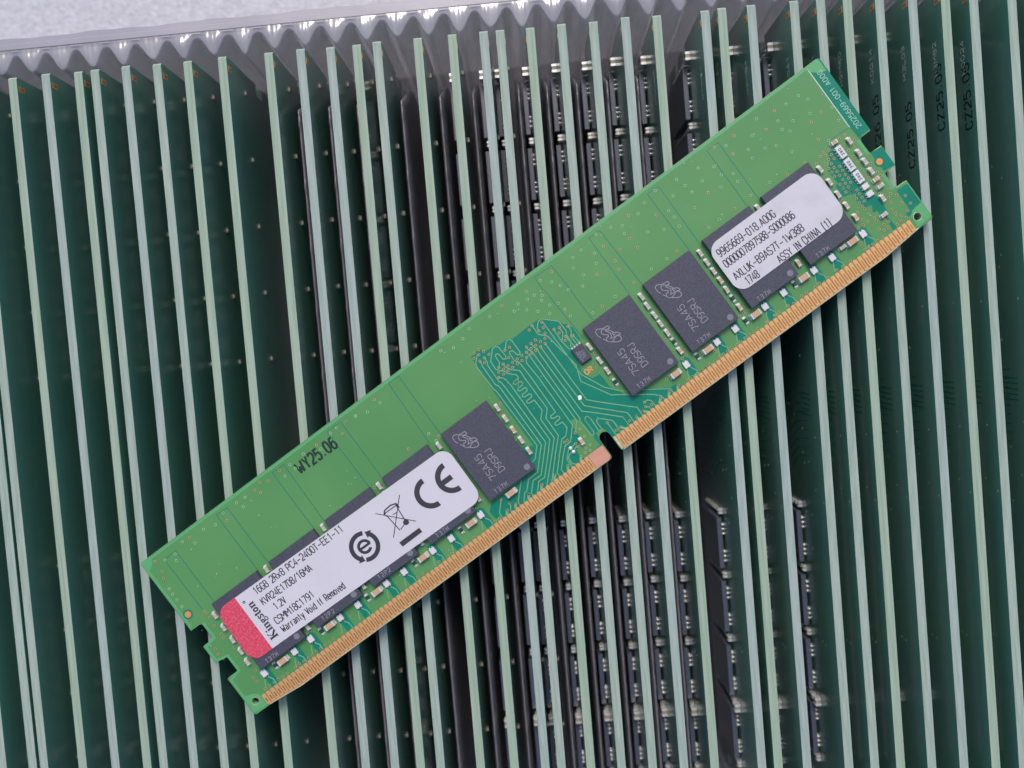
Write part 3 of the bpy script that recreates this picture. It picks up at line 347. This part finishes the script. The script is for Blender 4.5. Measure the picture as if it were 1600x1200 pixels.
# areas without copper under the mask
D['TEAL2'][1] = [(131.2, 7.4), (133.2, 7.4), (133.2, 3.7), (131.9, 3.7), (131.6, 3.2), (130.3, 3.0), (130.3, 3.6), (131.2, 4.2)]
for k, pl in enumerate(D['TEAL2']+[[(x-.5, 2.7), (x+.95, 2.7), (x+.95, 5.6), (x+.6, 6.15), (x-.5, 6.15)] for x, y in D['WH']]+[D['STRIP']]):
    b = MB(); b.prism(pl, 0, .008+.0007*(k % 7), 'teal'); P('bare_laminate', b.mesh('bare_laminate'))
tl = []
for (x, y) in D['TEAL'][0]:
    if 70.2 < x < 73.8 and y < 4.6: x, y = (x, 4.75) if 71.2 < x < 72.7 else ((70.9, y) if x < 71.97 else (73.02, y))
    tl.append((x, max(y, 2.5)))
P('bare_laminate', shape_mesh('bare_laminate', [tl], 0, .010, 'teal'))
# copper island beside the key
b = MB(); isl = [(66.2, 2.62), (70.3, 2.62), (70.3, 6.9), (69.2, 8.3), (68.3, 8.3), (68.3, 6.0), (67.9, 4.5), (66.2, 4.4)]
isl = [(67.0, 2.75), (70.6, 2.75), (70.5, 7.2), (70.05, 8.4), (69.4, 8.75), (68.9, 8.5), (68.85, 6.2), (68.9, 5.0), (67.1, 4.4)]
b.prism(isl, .0, .022, 'mask'); P('copper_island', b.mesh('copper_island')); b = MB(); b.prism([(77.2, 11.6), (77.9, 13.2), (80, 10), (80, 6.5), (78.3, 6.8), (78.3, 9.5)], 0, .022, 'mask')
P('copper_island', b.mesh('copper_island'))
D['ETCH'][0] = [(3.6, 19.4), (3.55, 29.5), (5.9, 29.5), (5.85, 19.2)]
b = MB(); O2 = [Vector(p) for p in OUT]
b.path([(.3, 18.1), (.3, 30.95), (133.05, 30.95), (133.05, 17.8)], .38, .0, .005, 'border')
b.path([(2.35, 17.6), (2.35, 14.6), (.3, 14.2), (.3, 11.4), (2.35, 11.0), (2.35, 8.0), (.3, 7.5), (.3, 1.2)], .38, .0, .005, 'border')
b.path([(131.0, 17.3), (131.0, 14.6)], .45, .0, .005, 'border'); b.path([(133.05, 14.3), (133.05, 11.0)], .38, .0, .005, 'border'); b.path([(131.0, 10.7), (131.0, 7.9)], .45, 0, .005, 'border'); b.path([(133.05, 7.5), (133.05, 1.2)], .5, 0, .005, 'border')
P('board_border', b.mesh('board_border'), 'stuff')
for pl in ([(133.3, 28.9), (133.3, 31.2), (130.6, 31.2), (131.2, 30.2), (132.2, 29.3)], [(.05, 29.4), (1.0, 29.6), (1.7, 30.3), (2.0, 31.2), (.05, 31.2)],
           [(.1, 1.0), (2.6, .75), (2.6, 2.9), (1.9, 3.6), (.1, 4.2)], [(130.7, .75), (133.2, 1.0), (133.2, 3.6), (131.4, 3.5), (130.7, 2.8)]):
    cxy = (1.4, 2.4) if pl[0][0] < 1 and pl[0][1] < 5 else (131.52, 2.2)
    me = shape_mesh('board_corner', [pl] + ([circ(*cxy, .62)] if pl[0][1] < 5 or pl[1][1] < 5 else []), 0, .012, 'border'); P('board_corner', me)
b = MB()
for k in range(150):
    x, y = random.uniform(1, 132), random.uniform(3, 31); b.box(x, y, .0, random.uniform(.04, .1), random.uniform(.03, .08), .03, 'fleckm', rot=random.uniform(0, 3))
for k in range(9):
    x, y, a = random.uniform(4, 125), random.uniform(21, 29.5), random.uniform(0, 3.1); r = random.uniform(.6, 1.6)
    b.path([(x+r*math.cos(a+t*.25)*t, y+r*math.sin(a+t*.25)*t) for t in (0, .3, .6, .9)], .035, 0, .006, 'border')
P('dust', b.mesh('dust'), 'stuff')
# etched outlines, traces
b = MB()
for l in D['ETCH']: b.path(l, .13, 0, .006, 'etch')
P('etched_line', b.mesh('etched_line'), 'stuff')
b = MB()
for l in D['TRACE']: b.path(l, .17, .008, .035, 'trace')
for l in D['THICK']: b.path(l, .42, .008, .035, 'trace')
P('copper_trace', b.mesh('copper_trace'), 'stuff')
b = MB()
for l in D['SILK']: b.path(l, .16, 0, .012, 'silk')
P('printed_line', b.mesh('printed_line'))
# vias: nobody can pick them apart one by one
b = MB()
for x, y in D['VIA']:
    if x < -.1 or y > 31.1: continue
    o_ = random.random()
    b.ring(x, y, .24, .12, .004, .03, 'viat' if o_ < .7 else 'via', n=12); b.disc(x, y, .13, .004, .006, 'viah' if o_ > .45 else 'hole', n=10)
for x, y in D['BARE']:
    b.ring(x, y, .235, .12, .008, .04, 'via', n=12); b.disc(x, y, .13, .008, .012, 'viah', n=10)
P('via', b.mesh('via'), 'stuff')
for x, y in D['FID']:
    b = MB(); b.disc(0, 0, .52, 0, .03, 'fid', n=24); b.ring(0, 0, .82, .54, 0, .006, 'teal', n=24); PT('fiducial', b.mesh('fiducial'), x, y)
# contact edge
b = MB()
b.prism([(3, .64)]+[(u, edge_v(u)+.02) for u in (4, 5, 6, 7, 8, 9, 40)]+[(70.5, .04), (70.92, .2), (70.92, 2.55), (3, 2.55)], .0, .010, 'sub')
b.prism([(73.4, .15), (73.5, .04)]+[(u, edge_v(u)+.02) for u in (100, 124, 126, 128, 130, 130.2)]+[(130.2, 2.55), (73.4, 2.55)], 0, .010, 'sub')
b.path([(3, .68)]+[(u, edge_v(u)+.1) for u in (4, 6, 8, 9, 40, 70.4)], .18, .0, .016, 'bevel'); b.path([(73.3, .12)]+[(u, edge_v(u)+.1) for u in (100, 124, 126, 128, 130.6)], .18, 0, .016, 'bevel')
b.box(73.2, 1.45, 0, .42, 2.3, .018, 'bevel')
P('contact_edge', b.mesh('contact_edge'))
def contact(v0, v1=2.62, w=.655):
    b = MB(); r = .2; pts = [(-w/2, v0), (w/2, v0), (w/2, v1-r), (w/2-.06, v1-.06), (w/2-r, v1), (-w/2+r, v1), (-w/2+.06, v1-.06), (-w/2, v1-r)]
    b.prism(pts, .01, .05, 'gold')
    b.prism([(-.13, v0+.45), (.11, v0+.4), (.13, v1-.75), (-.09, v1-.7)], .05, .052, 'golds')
    return b.mesh('gold_contact')
cache = {}
for i in range(77+67):
    u = 67.6-.849*i if i < 77 else 73.82+.849*(i-77)
    k = round(edge_v(u)+.2, 1)
    if k not in cache: cache[k] = contact(k)
    PT('gold_contact', cache[k], u, 0)
b = MB(); b.prism([(68.02, .12), (70.5, .12), (70.88, .5), (70.88, 2.6), (68.02, 2.6)], .01, .045, 'copper'); P('copper_pad', b.mesh('copper_pad'))
# chips
for i, u in enumerate(CHU):
    c = link('memory_chip', ME_CHIP, mod, MO @ T(u+CHW/2, CHV0+CHH/2))
    x0, y0 = -CHW/2, -CHH/2
    def rel(p, base=90.8): return (p[0]-base+x0, p[1]-CHV0+y0)
    tx = D['TX']['CHIP7']
    if i in (4, 5, 6):
        stext('7SA45', rel(tx[0][1]), rel(tx[0][2]), 1.1, 1.1, 'mark', c, w=.11, snap=R90)
        stext('D9SRJ', rel(tx[1][1]), rel(tx[1][2]), 1.1, 1.1, 'mark', c, w=.11, snap=R90)
        b = MB()
        for l in D['LOGO']: b.path([(x-51.4+x0, y-CHV0+y0) for x, y in l], .12, 1.1, 1.112, 'mark')
        link('logo', b.mesh('logo'), c)
    p0, p1 = rel(tx[2][1]), rel(tx[2][2])
    dv = -.15 if i in (0, 3, 7, 8) else 0
    stext('T2P2' if i in (1, 2) else 'T37H', (p0[0], p0[1]+dv), (p1[0], p0[1]+dv), .66, 1.1, 'mark', c, w=.09, gap=.9)
    if i < 8: b = MB(); b.disc(98.73-90.8+x0, 7.04-CHV0+y0, .5, 1.1, 1.108, 'dot', n=24); link('ejector_mark', b.mesh('ejector_mark'), c)
# small parts
def jit(a=.05): return random.uniform(-a, a)
for x, y in D['CG']: PT('capacitor', ME_CG, x, y, 0, jit())
for x, y in D['CT']: PT('capacitor', ME_CT, x, y, 0, jit())
for x, y in D['UNDER']: PT('capacitor', ME_CG, x, y, 0, jit())
for g in (16.1, 27.3, 38.5, 112.35):
    for k in range(5): PT('capacitor', ME_CG, g, 16.7-1.75*k, 0, jit())
for k in (1, 2, 3, 4): PT('capacitor', ME_CG, 50.05, 17.6-2.0*k if k != 1 else 15.4, 0, jit())
for x, y in D['CD']:
    if not (49 < x < 51): PT('resistor', ME_CD, x, y, 0, jit())
for x, y in D['UT']: PT('capacitor', ME_CT, x, y, 0, R90+jit())
for x, y in D['UG']: PT('capacitor', ME_CG, x, y, 0, R90+jit())
for x, y in D['BIG']: PT('capacitor', ME_BIG, x, y, 0, R90+jit(.03))
for x, y in D['WH']: PT('resistor_array', ME_WH, x, y, 0, R90+jit(.03))
for x, y in D['ARR']:
    o = PT('resistor_array', ME_ARR, x, y); stext('390', (.24, -.62), (.24, .55), .42, .45, 'ink', o, w=.1, snap=R90, gap=.9)
for x, y in D['ARRS']: PT('resistor_array', ME_ARRS, x, y)
ex, ey = D['EEP'][0]
b = MB(); b.box(0, 0, .06, 1.95, 2.75, .62, 'chip', ch=.05)
for k in range(4):
    for s in (-1, 1): b.box((k-1.5)*.48, s*1.46, .01, .24, .3, .28, 'tin' if s > 0 else 'cblk', ch=.04)
eo = PT('sensor_chip', b.mesh('sensor_chip'), ex, ey)
for k, tt in enumerate(('402K', '1CFE', '750')): stext(tt, (-.4+k*.42, -.85), (-.4+k*.42, .75-.2*k), .28, .68, 'mark', eo, snap=R90, w=.06)
b = MB(); b.disc(-.5, -1.0, .12, .68, .688, 'dot', n=12); link('pin_mark', b.mesh('pin_mark'), eo)
for x, y in D['BALL']: b = MB(); b.ball(0, 0, .08, .33, 'tin', n=14, l=8, sz=.7); PT('solder_bump', b.mesh('solder_bump', True), x, y)
b = MB(); b.prism([(-.42, -.2), (.05, -.36), (.36, .1), (.12, .34), (-.1, .3)], .03, .2, 'fleckm'); PT('white_fleck', b.mesh('white_fleck'), *D['FLECK'][0])
# printing on the board
brd = [o for o in mod.children if o.name.startswith('circuit_board')][0]
stext('WY25.06', (29.6, 27.42), (37.0, 27.42), 1.85, 0.001, 'stamp', brd, w=.36, gap=.5)
stext('2025669-001.A00G', (132.72, 18.8), (132.72, 29.5), .78, .009, 'print', brd, snap=R90, w=.105, gap=.5)
stext('0R', (75.5, 13.0), (76.8, 13.0), .75, .001, 'fid', brd, w=.17)

# stickers
ZL = 1.115
r1 = math.radians(-.85)
st = P('sticker', shape_mesh('sticker', [rrect(5.65, 7.5, 50.9, 17.55, 1.9, rot=r1)], ZL, ZL+.09, 'label'), label='long white sticker with a red end, printed with the capacity and type lines and marks')
def sub(name, me): return link(name, me, st)
rp = [p for p in rrect(5.6, 7.45, 50.9, 17.6, 1.95, rot=r1) if p[0] < 9.4]
rp = sorted(rp, key=lambda p: math.atan2(p[1]-12.6, p[0]-9.4) % (2*math.pi)); rp = [(9.5, 17.90)]+rp+[(9.42, 7.76)]
sub('red_band', shape_mesh('red_band', [rp], ZL+.092, ZL+.105, 'red'))
ZT = ZL+.094
for body, a, c in D['TX']['LAB1']: stext(body, a, (c[0]-.05, c[1]), 1.13, ZT, 'ink', st, w=.16)
k0 = D['TX']['KING'][0]
n_ = [(.25, [(.17, 0), (.17, .88)]), (.11, [(.2, .68), (.4, .86), (.55, .85)]), (.25, [(.6, .84), (.6, 0)]), (.09, [(0, .045), (.36, .045)]), (.09, [(.43, .045), (.8, .045)]), (.09, [(0, .84), (.2, .84)])]
SERIF = [(1.2, [(.28, [(.25, 0), (.25, 1.4)]), (.09, [(0, .045), (.5, .045)]), (.09, [(0, 1.36), (.5, 1.36)]), (.1, [(.35, .6), (.9, 1.36)]), (.26, [(.45, .78), (1., .03)]), (.09, [(.75, .045), (1.2, .045)]), (.09, [(.7, 1.36), (1.1, 1.36)])]),
 (.46, [(.25, [(.2, 0), (.2, .88)]), (.09, [(0, .045), (.4, .045)]), (.09, [(.02, .84), (.2, .84)]), (.26, [(.2, 1.08), (.2, 1.32)])]), (.88, n_),
 (.72, [(.17, [(.3+.22*math.cos(t*.785), .6+.21*math.sin(t*.785)) for t in range(9)]), (.12, [(.15, .36), (.1, .2), (.5, .1), (.62, -.08), (.45, -.3), (.15, -.3), (.03, -.12), (.2, .08)]), (.1, [(.48, .8), (.68, .88)])]),
 (.58, [(.17, [(.46, .68), (.4, .84), (.15, .86), (.07, .66), (.44, .28), (.4, .06), (.1, .04), (.04, .24)])]),
 (.50, [(.23, [(.2, 1.12), (.2, .15), (.3, .05), (.44, .1)]), (.09, [(0, .85), (.42, .85)])]), (.70, [(.2, [(.3+.23*math.cos(t*.785), .44+.36*math.sin(t*.785)) for t in range(9)])]), (.85, n_)]
b = MB(); x = 0; n = 0
for adv, strokes in SERIF:
    for w, pts in strokes: b.path([(11.5-py, 8.85+(x+px)*1.19) for px, py in pts], w*1.22, ZT, ZT+.014+.0007*(n % 6), 'ink'); n += 1
    x += adv
b.ring(10.25, 16.4, .24, .1, ZT, ZT+.014, 'ink', n=14)
sub('lettering', b.mesh('lettering'))
b = MB(); (cx, cy), (dx, dy) = D['PTS']['ce']
b.ring(cx, cy, 2.62, 1.75, ZT, ZT+.016, 'ink', n=30, a0=math.radians(88), a1=math.radians(272)); sub('marking', b.mesh('marking'))
b = MB(); b.ring(dx, dy, 2.62, 1.75, ZT, ZT+.016, 'ink', n=30, a0=math.radians(88), a1=math.radians(272)); b.box(dx-.95, dy, ZT, 1.95, .85, .017, 'ink'); sub('marking', b.mesh('marking'))
b = MB()
for w, l in D['BIN']: b.path(l, w*1.15, ZT, ZT+.014, 'ink')
bx, by = D['BIN'][-1][1][0]; b.disc(bx, by, .47, ZT, ZT+.016, 'ink', n=16)
sub('bin_symbol', b.mesh('bin_symbol'))
b = MB(); b.prism(D['BAR'], ZT, ZT+.016, 'ink'); sub('bar', b.mesh('bar'))
rx, ry = D['PTS']['rohs'][0]
b = MB(); b.ring(rx, ry, 2.5, 1.78, ZT, ZT+.016, 'ink', n=26, a0=math.radians(62), a1=math.radians(215)); b.ring(rx, ry, 2.5, 1.78, ZT, ZT+.016, 'ink', n=26, a0=math.radians(240), a1=math.radians(392))
for a in (215, 32):
    a_ = math.radians(a); c, s = math.cos(a_), math.sin(a_); t = (-s, c)
    b.prism([(rx+1.45*c, ry+1.45*s), (rx+2.85*c, ry+2.85*s), (rx+2.15*c+.85*t[0], ry+2.15*s+.85*t[1])], ZT, ZT+.017, 'ink')
b.ring(rx, ry, 1.2, .72, ZT, ZT+.016, 'ink', n=26, a0=math.radians(0), a1=math.radians(318)); b.box(rx+.02, ry, ZT, 2.1, .4, .017, 'ink')
sub('recycling_symbol', b.mesh('recycling_symbol'))
st = P('sticker', shape_mesh('sticker', [rrect(102.0, 9.05, 122.55, 17.9, 2.0)], ZL, ZL+.09, 'label2', 'bevel'), label='short white sticker with yellowed edges and four lines of numbers')
for body, a, c in D['TX']['LAB2']: stext(body, (a[0], (a[1]+c[1])/2), (c[0], (a[1]+c[1])/2), 1.22, ZT, 'ink', st, w=.16)

# ================================================================ rack frame
RA = D['RACK']['a']; T0 = D['RACK']['t0']
def rack_mtx(s, t, z, lean=0.):
    # local x = length (image up), y = world up, z = front normal (+s)
    ca, sa = math.cos(RA), math.sin(RA)
    X = Vector((-sa, ca, 0)); Z = Vector((ca, sa, 0)); Y = Vector((0, 0, 1))
    R = Matrix((X, Y, Z)).transposed().to_4x4()
    loc = Vector((ca*s+sa*t, sa*s-ca*t, z))*MM
    return Matrix.Translation(loc) @ R @ Matrix.Rotation(lean, 4, 'X')
def tray_mtx(): # local x = s, y = -t, z up
    return Matrix.Rotation(RA, 4, 'Z')

# ================================================================ standing module, one prototype
TH = 1.4
SO = Matrix.Translation((-66.675*MM, 0, 0))
ME_SB = {}
for k in ('edge', 'edge_b', 'edge_g'): ME_SB[k] = shape_mesh('circuit_board', [OUT], -TH/2, TH/2, 'stand', k, bevel=.05)
SCH = [6.7, 18.1, 29.6, 41.0, 85.6, 97.0, 108.4, 119.8]; SGAP = [5.6, 16.8, 28.3, 39.7, 51.1, 84.4, 95.8, 107.2, 118.6, 129.8]
ME_SC = (lambda b: (b.box(0, 0, .28, CHW, CHH, .82, 'chip_lit', ch=.05), b.mesh('memory_chip'))[1])(MB())
def balls(front):
    b = MB(); z = .15
    for u in SCH:
        for k in (-3, -2, -1, 1, 2, 3):
            for r in range(2): b.ball(u+CHW/2+k*.8+(.25 if k > 0 else -.25)*3.2, 19.38-.8*r, z, .25, 'tin_lit', n=7, l=4)
    return b.mesh('solder_ball', True)
ME_BALL = balls(1)
def gapcaps():
    b = MB()
    for g in SGAP:
        for k in range(1, 7):
            x, y = g, 18.6-1.75*k
            b.box(x, y, .02, .58, .55, .5, 'cgrey', ch=.04)
            for s in (-1, 1): b.box(x, y+s*.42, .01, .6, .28, .55, 'tin_lit', ch=.08)
    return b.mesh('capacitor')
ME_GAP = gapcaps()
def topcap(big):
    b = MB()
    if big:
        b.box(0, 0, .02, .75, 1.2, .9, 'cgrey', ch=.06)
        for s in (-1, 1): b.box(s*.5, 0, .01, .42, 1.3, 1.0, 'tin_lit', ch=.12)
    else:
        b.box(0, 0, .02, .55, .6, .55, 'cgrey', ch=.05)
        for s in (-1, 1): b.box(s*.3, 0, .01, .4, .8, .75, 'tin_lit', ch=.14)
    return b.mesh('capacitor')
ME_TOP, ME_TBIG = topcap(0), topcap(1)
def smallcap():
    b = MB(); b.box(0, 0, .02, .35, .5, .3, 'cgrey', ch=.05)
    for s in (-1, 1): b.box(s*.28, 0, .01, .22, .5, .34, 'tindull', ch=.08)
    return b.mesh('capacitor')
ME_SMALL = smallcap()
def fid():
    b = MB(); b.box(0, 0, 0, 1.0, 1.5, .03, 'gold', ch=.01); b.box(0, -.1, .03, .35, .9, .01, 'sub'); return b.mesh('gold_pad')
ME_FP = fid()
def field():       # the bundle of traces in the middle of each face
    b = MB()
    for k in range(9):
        x = 56+1.5*k; b.path([(x, 3), (x+.5, 14-k*.3), (x+4, 20), (x+4.4, 25.5)], .16, 0, .03, 'etch')
    for k in range(5): b.path([(69.0+.9*k-1.5, 22.5), (68.8+.9*k-1.5, 27.6)], .25, 0, .03, 'etch')
    for k in range(14): x, y = random.uniform(54, 82), random.uniform(5, 26); b.ring(x, y, .25, .12, 0, .03, 'viat', n=8)
    for k in range(22): x, y = random.uniform(3, 130), random.uniform(21, 30.4); b.ring(x, y, .2, .1, 0, .02, 'viat', n=8)
    return b.mesh('copper_trace')
ME_FLD = field()
FL = Matrix.Rotation(math.pi, 4, 'X')      # turns a front part to the back face, upside down
def flipm(x, y, rz=0): return Matrix.Translation((x*MM, y*MM, -TH/2*MM)) @ Matrix.Rotation(math.pi, 4, 'Y') @ Matrix.Rotation(rz, 4, 'Z')
def frm(x, y): return Matrix.Translation((x*MM, y*MM, TH/2*MM))
def make_standing():
    r = bpy.data.objects.new('memory_module', None); COL.objects.link(r); r.empty_display_size = .005
    link('circuit_board', ME_SB['edge'], r, SO)
    for u in SCH:
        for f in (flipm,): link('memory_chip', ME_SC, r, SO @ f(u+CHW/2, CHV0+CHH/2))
    for f in (0, 1):
        A = SO @ (frm(0, 0) if f == 0 else Matrix.Translation((0, 0, -TH/2*MM)) @ Matrix.Scale(-1, 4, (0, 0, 1)))
        for n, me in (('solder_ball', ME_BALL), ('capacitor', ME_GAP), ('copper_trace', ME_FLD)):
            if f == 0: continue
            if f == 1:
                me2 = me.copy(); me2.transform(Matrix.Scale(-1, 4, (0, 0, 1))); me2.flip_normals(); o = link(n, me2, r, SO @ Matrix.Translation((0, 0, -TH/2*MM)))
            else: o = link(n, me, r, A)
            o['kind'] = 'stuff'
    for g in SGAP:
        for f in (frm, flipm):
            big = (g in (129.8,)) or (f is flipm and g == 16.8)
            if f is frm: link('capacitor', ME_SMALL, r, SO @ f(g, 23.6 if big else 23.0)); continue
            link('capacitor', ME_TBIG if big else ME_TOP, r, SO @ f(g, 21.2 if big else 19.0))
            if big: link('capacitor', ME_TOP, r, SO @ f(g, 19.0))
    for f in (frm, flipm):
        link('gold_pad', ME_FP, r, SO @ f(131.6, 30.05))
    return r
proto = make_standing()
NUM = 'first second third fourth fifth sixth seventh eighth ninth tenth eleventh twelfth thirteenth fourteenth fifteenth sixteenth seventeenth eighteenth nineteenth twentieth'.split()
def ordinal(n):
    if n <= 20: return NUM[n-1]
    t = {2: 'twenty', 3: 'thirty', 4: 'forty'}[n//10]
    return (t[:-1]+'ieth') if n % 10 == 0 else t+'-'+NUM[n % 10-1]
WH_TXT = {24: 'M0088', 25: 'H1M21', 26: 'H7L40', 27: 'H2M84', 28: 'K0041', 29: 'H9M41', 30: 'H2M60', 31: 'K0014', 32: 'M3L03', 33: 'H3M82', 34: 'K0024'}
STAMPS = {30: ('CZ26.05', 107.5), 31: ('CZ26.05', 107.7), 32: ('CZ25.05', 106.2), 33: ('CZ25.05', 111.6), 34: ('CZ25.05', 111.5)}
slots = [-95.6]+D['SLOT']+[78.05, 83.2]; EDK = ['edge', 'edge_g', 'edge_b', 'edge']
EDSEQ = [0, 0, 0, 1, 2, 1, 0, 2, 0, 1, 1, 1, 2, 2, 1, 0, 1, 1, 2, 0, 1, 0, 0, 2, 1, 2, 1, 2, 0, 0, 1, 0, 2, 1]
for i, s in enumerate(slots):
    n = i
    if i == 0: r = proto
    else:
        r = proto.copy(); COL.objects.link(r)
        for ch in proto.children:
            c = ch.copy(); COL.objects.link(c); c.parent = r
    rr = random.Random(i)
    r.matrix_world = rack_mtx(s+TH/2, T0+66.675+rr.uniform(-.12, .12), -31.25+rr.uniform(-.12, .12), 0)
    near = min([abs(s-o_) for o_ in slots if o_ != s]); lean = math.radians(2.2) if i == 1 else (0 if near < 3 else math.radians(rr.uniform(-.7, .7)))
    r.matrix_world = rack_mtx(s+TH/2-31.25*math.sin(lean), T0+66.675+rr.uniform(-.12, .12), -31.25, lean)
    ed = EDSEQ[i % len(EDSEQ)]
    bd = [c for c in r.children if c.name.startswith('circuit_board')][0]; bd.data = ME_SB[('edge', 'edge_g', 'edge_b')[ed]]
    bd.data = bd.data
    tone = ('pale', 'yellowish', 'bluish')[ed]
    extra = ''
    if n in WH_TXT: extra = ' and white face code'
    if n in STAMPS: extra = ', white code and black stamp'
    if n in (1, 2): extra = ', touching its neighbour'
    tag(r, label='%s standing module from the left, with %s top edge%s' % (ordinal(i+1), tone, extra), category='memory module', group='memory modules standing in the tray')
    def back(o_mesh, name='lettering'):
        return link(name, o_mesh, bd)
    # lettering on the back face (normal -z): baseline runs towards +u, glyph tops towards the contacts
    def backtext(body, u0, u1, v, h, m):
        me = stroke_mesh(body, (0, 0), (u1-u0, 0), h, 0, m, w=.32 if m == 'stamp' else .14, gap=.5)
        me.transform(Matrix.Translation((u0*MM, v*MM, -(TH/2)*MM)) @ Matrix.Rotation(math.pi, 4, 'X'))
        link('lettering', me, bd)
    if n in WH_TXT: backtext(WH_TXT[n], 120.3, 125.6, 28.9, 1.0, 'silk')
    if n in STAMPS:
        tx, u0 = STAMPS[n]; backtext(tx, u0, u0+10.2, 30.0, 1.9, 'stamp')

# ================================================================ the tray
S0, S1 = -104., 99.
TE0, TE1 = -57.3, 133.35+T0+4.4
tray = bpy.data.objects.new('plastic_tray', None); COL.objects.link(tray); tray.empty_display_size = .01
tray.matrix_world = tray_mtx() @ Matrix.Translation((0, 0, -34.8*MM))
tag(tray, label='smoky grey plastic tray with scalloped slots holding the row of standing modules', category='tray')
UP = Matrix.Translation((0, 0, 34.8*MM))
PITCH, PH0 = 5.119, -82.19
prof = [(.12, -.05), (.26, -.3), (.38, -.8), (.48, -1.6), (.6, -3.2), (.95, -9.), (1.3, -15), (1.65, -22.), (2.0, -28.), (3.2, -30.6)]
def end_wall(sign, te):
    b = MB(); N = int((S1-S0)/.16); vs = []; fs = []; J = 11; K = J+len(prof)
    for i in range(N+1):
        s = S0+(S1-S0)*i/N; ph = math.cos(2*math.pi*(s-PH0)/PITCH+.10*math.sin(s*1.3))
        pk = int(math.floor((s-PH0)/PITCH)); g1 = random.Random(pk*7+3).uniform(-1, 1); g2 = random.Random(pk*13+5).uniform(.35, 1.25)
        w = (.5-.5*ph)**(1.2+.25*g1); a = w*(3.05+.3*g1); irr = .05*math.sin(s*3.1)+.04*math.sin(s*7.3+1)
        for j in range(J):
            f = j/(J-1); t = te-.75+(a+.75)*f; vs.append((s, -te-(t-te)*sign, -3+w*(.38*g2+irr)*math.sin(math.pi*f)**1.1-.12*f))
        for (dt, dz) in prof: vs.append((s, -te-sign*(a+dt), -3.12+dz))
    for i in range(N):
        for j in range(K-1):
            q4 = (i*K+j, (i+1)*K+j, (i+1)*K+j+1, i*K+j+1)
            fs.append(q4 if sign < 0 else q4[::-1])
    b.add(vs, fs, 'tray'); return b.build('end_wall', tray, UP, True)
end_wall(1, TE0); end_wall(-1, TE1)
b = MB(); b.box((S0+S1)/2, -(TE0+TE1)/2, -34.6, S1-S0+2, TE1-TE0+2, .9, 'rib', ch=.1); b.build('tray_floor', tray, UP)
for s in (S0, S1): b = MB(); b.box(s, -(TE0+TE1)/2, -34, 1.2, TE1-TE0+1.2, 31.0, 'tray', ch=.2); b.build('side_wall', tray, UP)
# flat rim, crease and outer lip
b = MB()
b.box((S0+S1)/2, -(TE0-1.05), -3.6, S1-S0+6, 1.45, .6, 'rim', ch=.1)
b.box((S0+S1)/2, -(TE1+1.55), -3.6, S1-S0+6, 1.8, .6, 'rim', ch=.1)
b.box(S0-1.5, -(TE0+TE1)/2, -3.6, 2.6, TE1-TE0, .6, 'rim', ch=.1); b.box(S1+1.5, -(TE0+TE1)/2, -3.6, 2.6, TE1-TE0, .6, 'rim', ch=.1)
b.build('rim', tray, UP)
def strip(y0, y1, z0, z1, m, name):
    b = MB(); N = 90; vs = []; fs = []
    for i in range(N+1):
        x = S0-3+(S1-S0+6)*i/N; wv = .05*math.sin(x*.35)+.04*math.sin(x*.9+1)
        vs += [(x, y0+wv, z0), (x, y0+.25+wv, z1), (x, y1-.3+wv*2, z1), (x, y1+wv*2, z0)]
    for i in range(N):
        for l in range(3): fs.append((4*i+l, 4*i+4+l, 4*i+5+l, 4*i+l+1))
    b.add(vs, fs, m); return b.build(name, tray, UP, False)
strip(-TE0+1.15, -TE0+2.9, -4.2, -3.1, 'rim', 'outer_lip')
strip(-TE1-4.3, -TE1-2.4, -4.2, -3.1, 'rim', 'outer_lip')
b = MB(); b.box((S0+S1)/2, -TE0+.75, -3.01, S1-S0+6, .16, .03, 'line'); b.build('crease', tray, UP)
# long rounded ribs on the floor between the slots
def rib(hw):
    b = MB(); L = 130; hh = 27.0; N = 160
    sec = [(-hw*1.2, 0), (-hw, hh*.3), (-hw, hh*.9), (-hw*.8, hh*.96), (-hw*.35, hh*.985), (0, hh), (hw*.35, hh*.985), (hw*.8, hh*.95), (hw, hh*.85), (hw, hh*.3), (hw*1.2, 0)]
    k = len(sec); vs = []
    for i in range(N+1):
        y = -L/2+L*i/N; e = min(1, .55+.45*min(i, N-i)/7)
        d = .35*math.exp(-((y+2) % 10.7-5.35)**2/.15)
        for x, z in sec: vs.append((x*(1+.015*math.sin(i*.61)), y, z*e*(1-.002*math.sin(i*.9)) + (d if z > hh*.9 else 0)))
    fs = [(i*k+j, i*k+j+1, (i+1)*k+j+1, (i+1)*k+j) for i in range(N) for j in range(k-1)]
    b.add(vs, fs, 'rib'); return b.mesh('rib', True)
ME_RIB = {w: rib(w) for w in (.5, .7, 1.1)}
for k in range(len(slots)-1):
    g = slots[k+1]-slots[k]
    if 4 < g < 7 and slots[k] > -46:
        w = .5
        link('rib', ME_RIB[w], tray, UP @ T(slots[k]+TH+.98+w, -(T0+66.675), -33.75))

# ================================================================ the surface it rests on
b = MB(); b.box(0, 0, -55, 1600, 1200, 20, 'table', ch=1.); o = b.build('table_top', None, tray_mtx()); o['kind'] = 'structure'
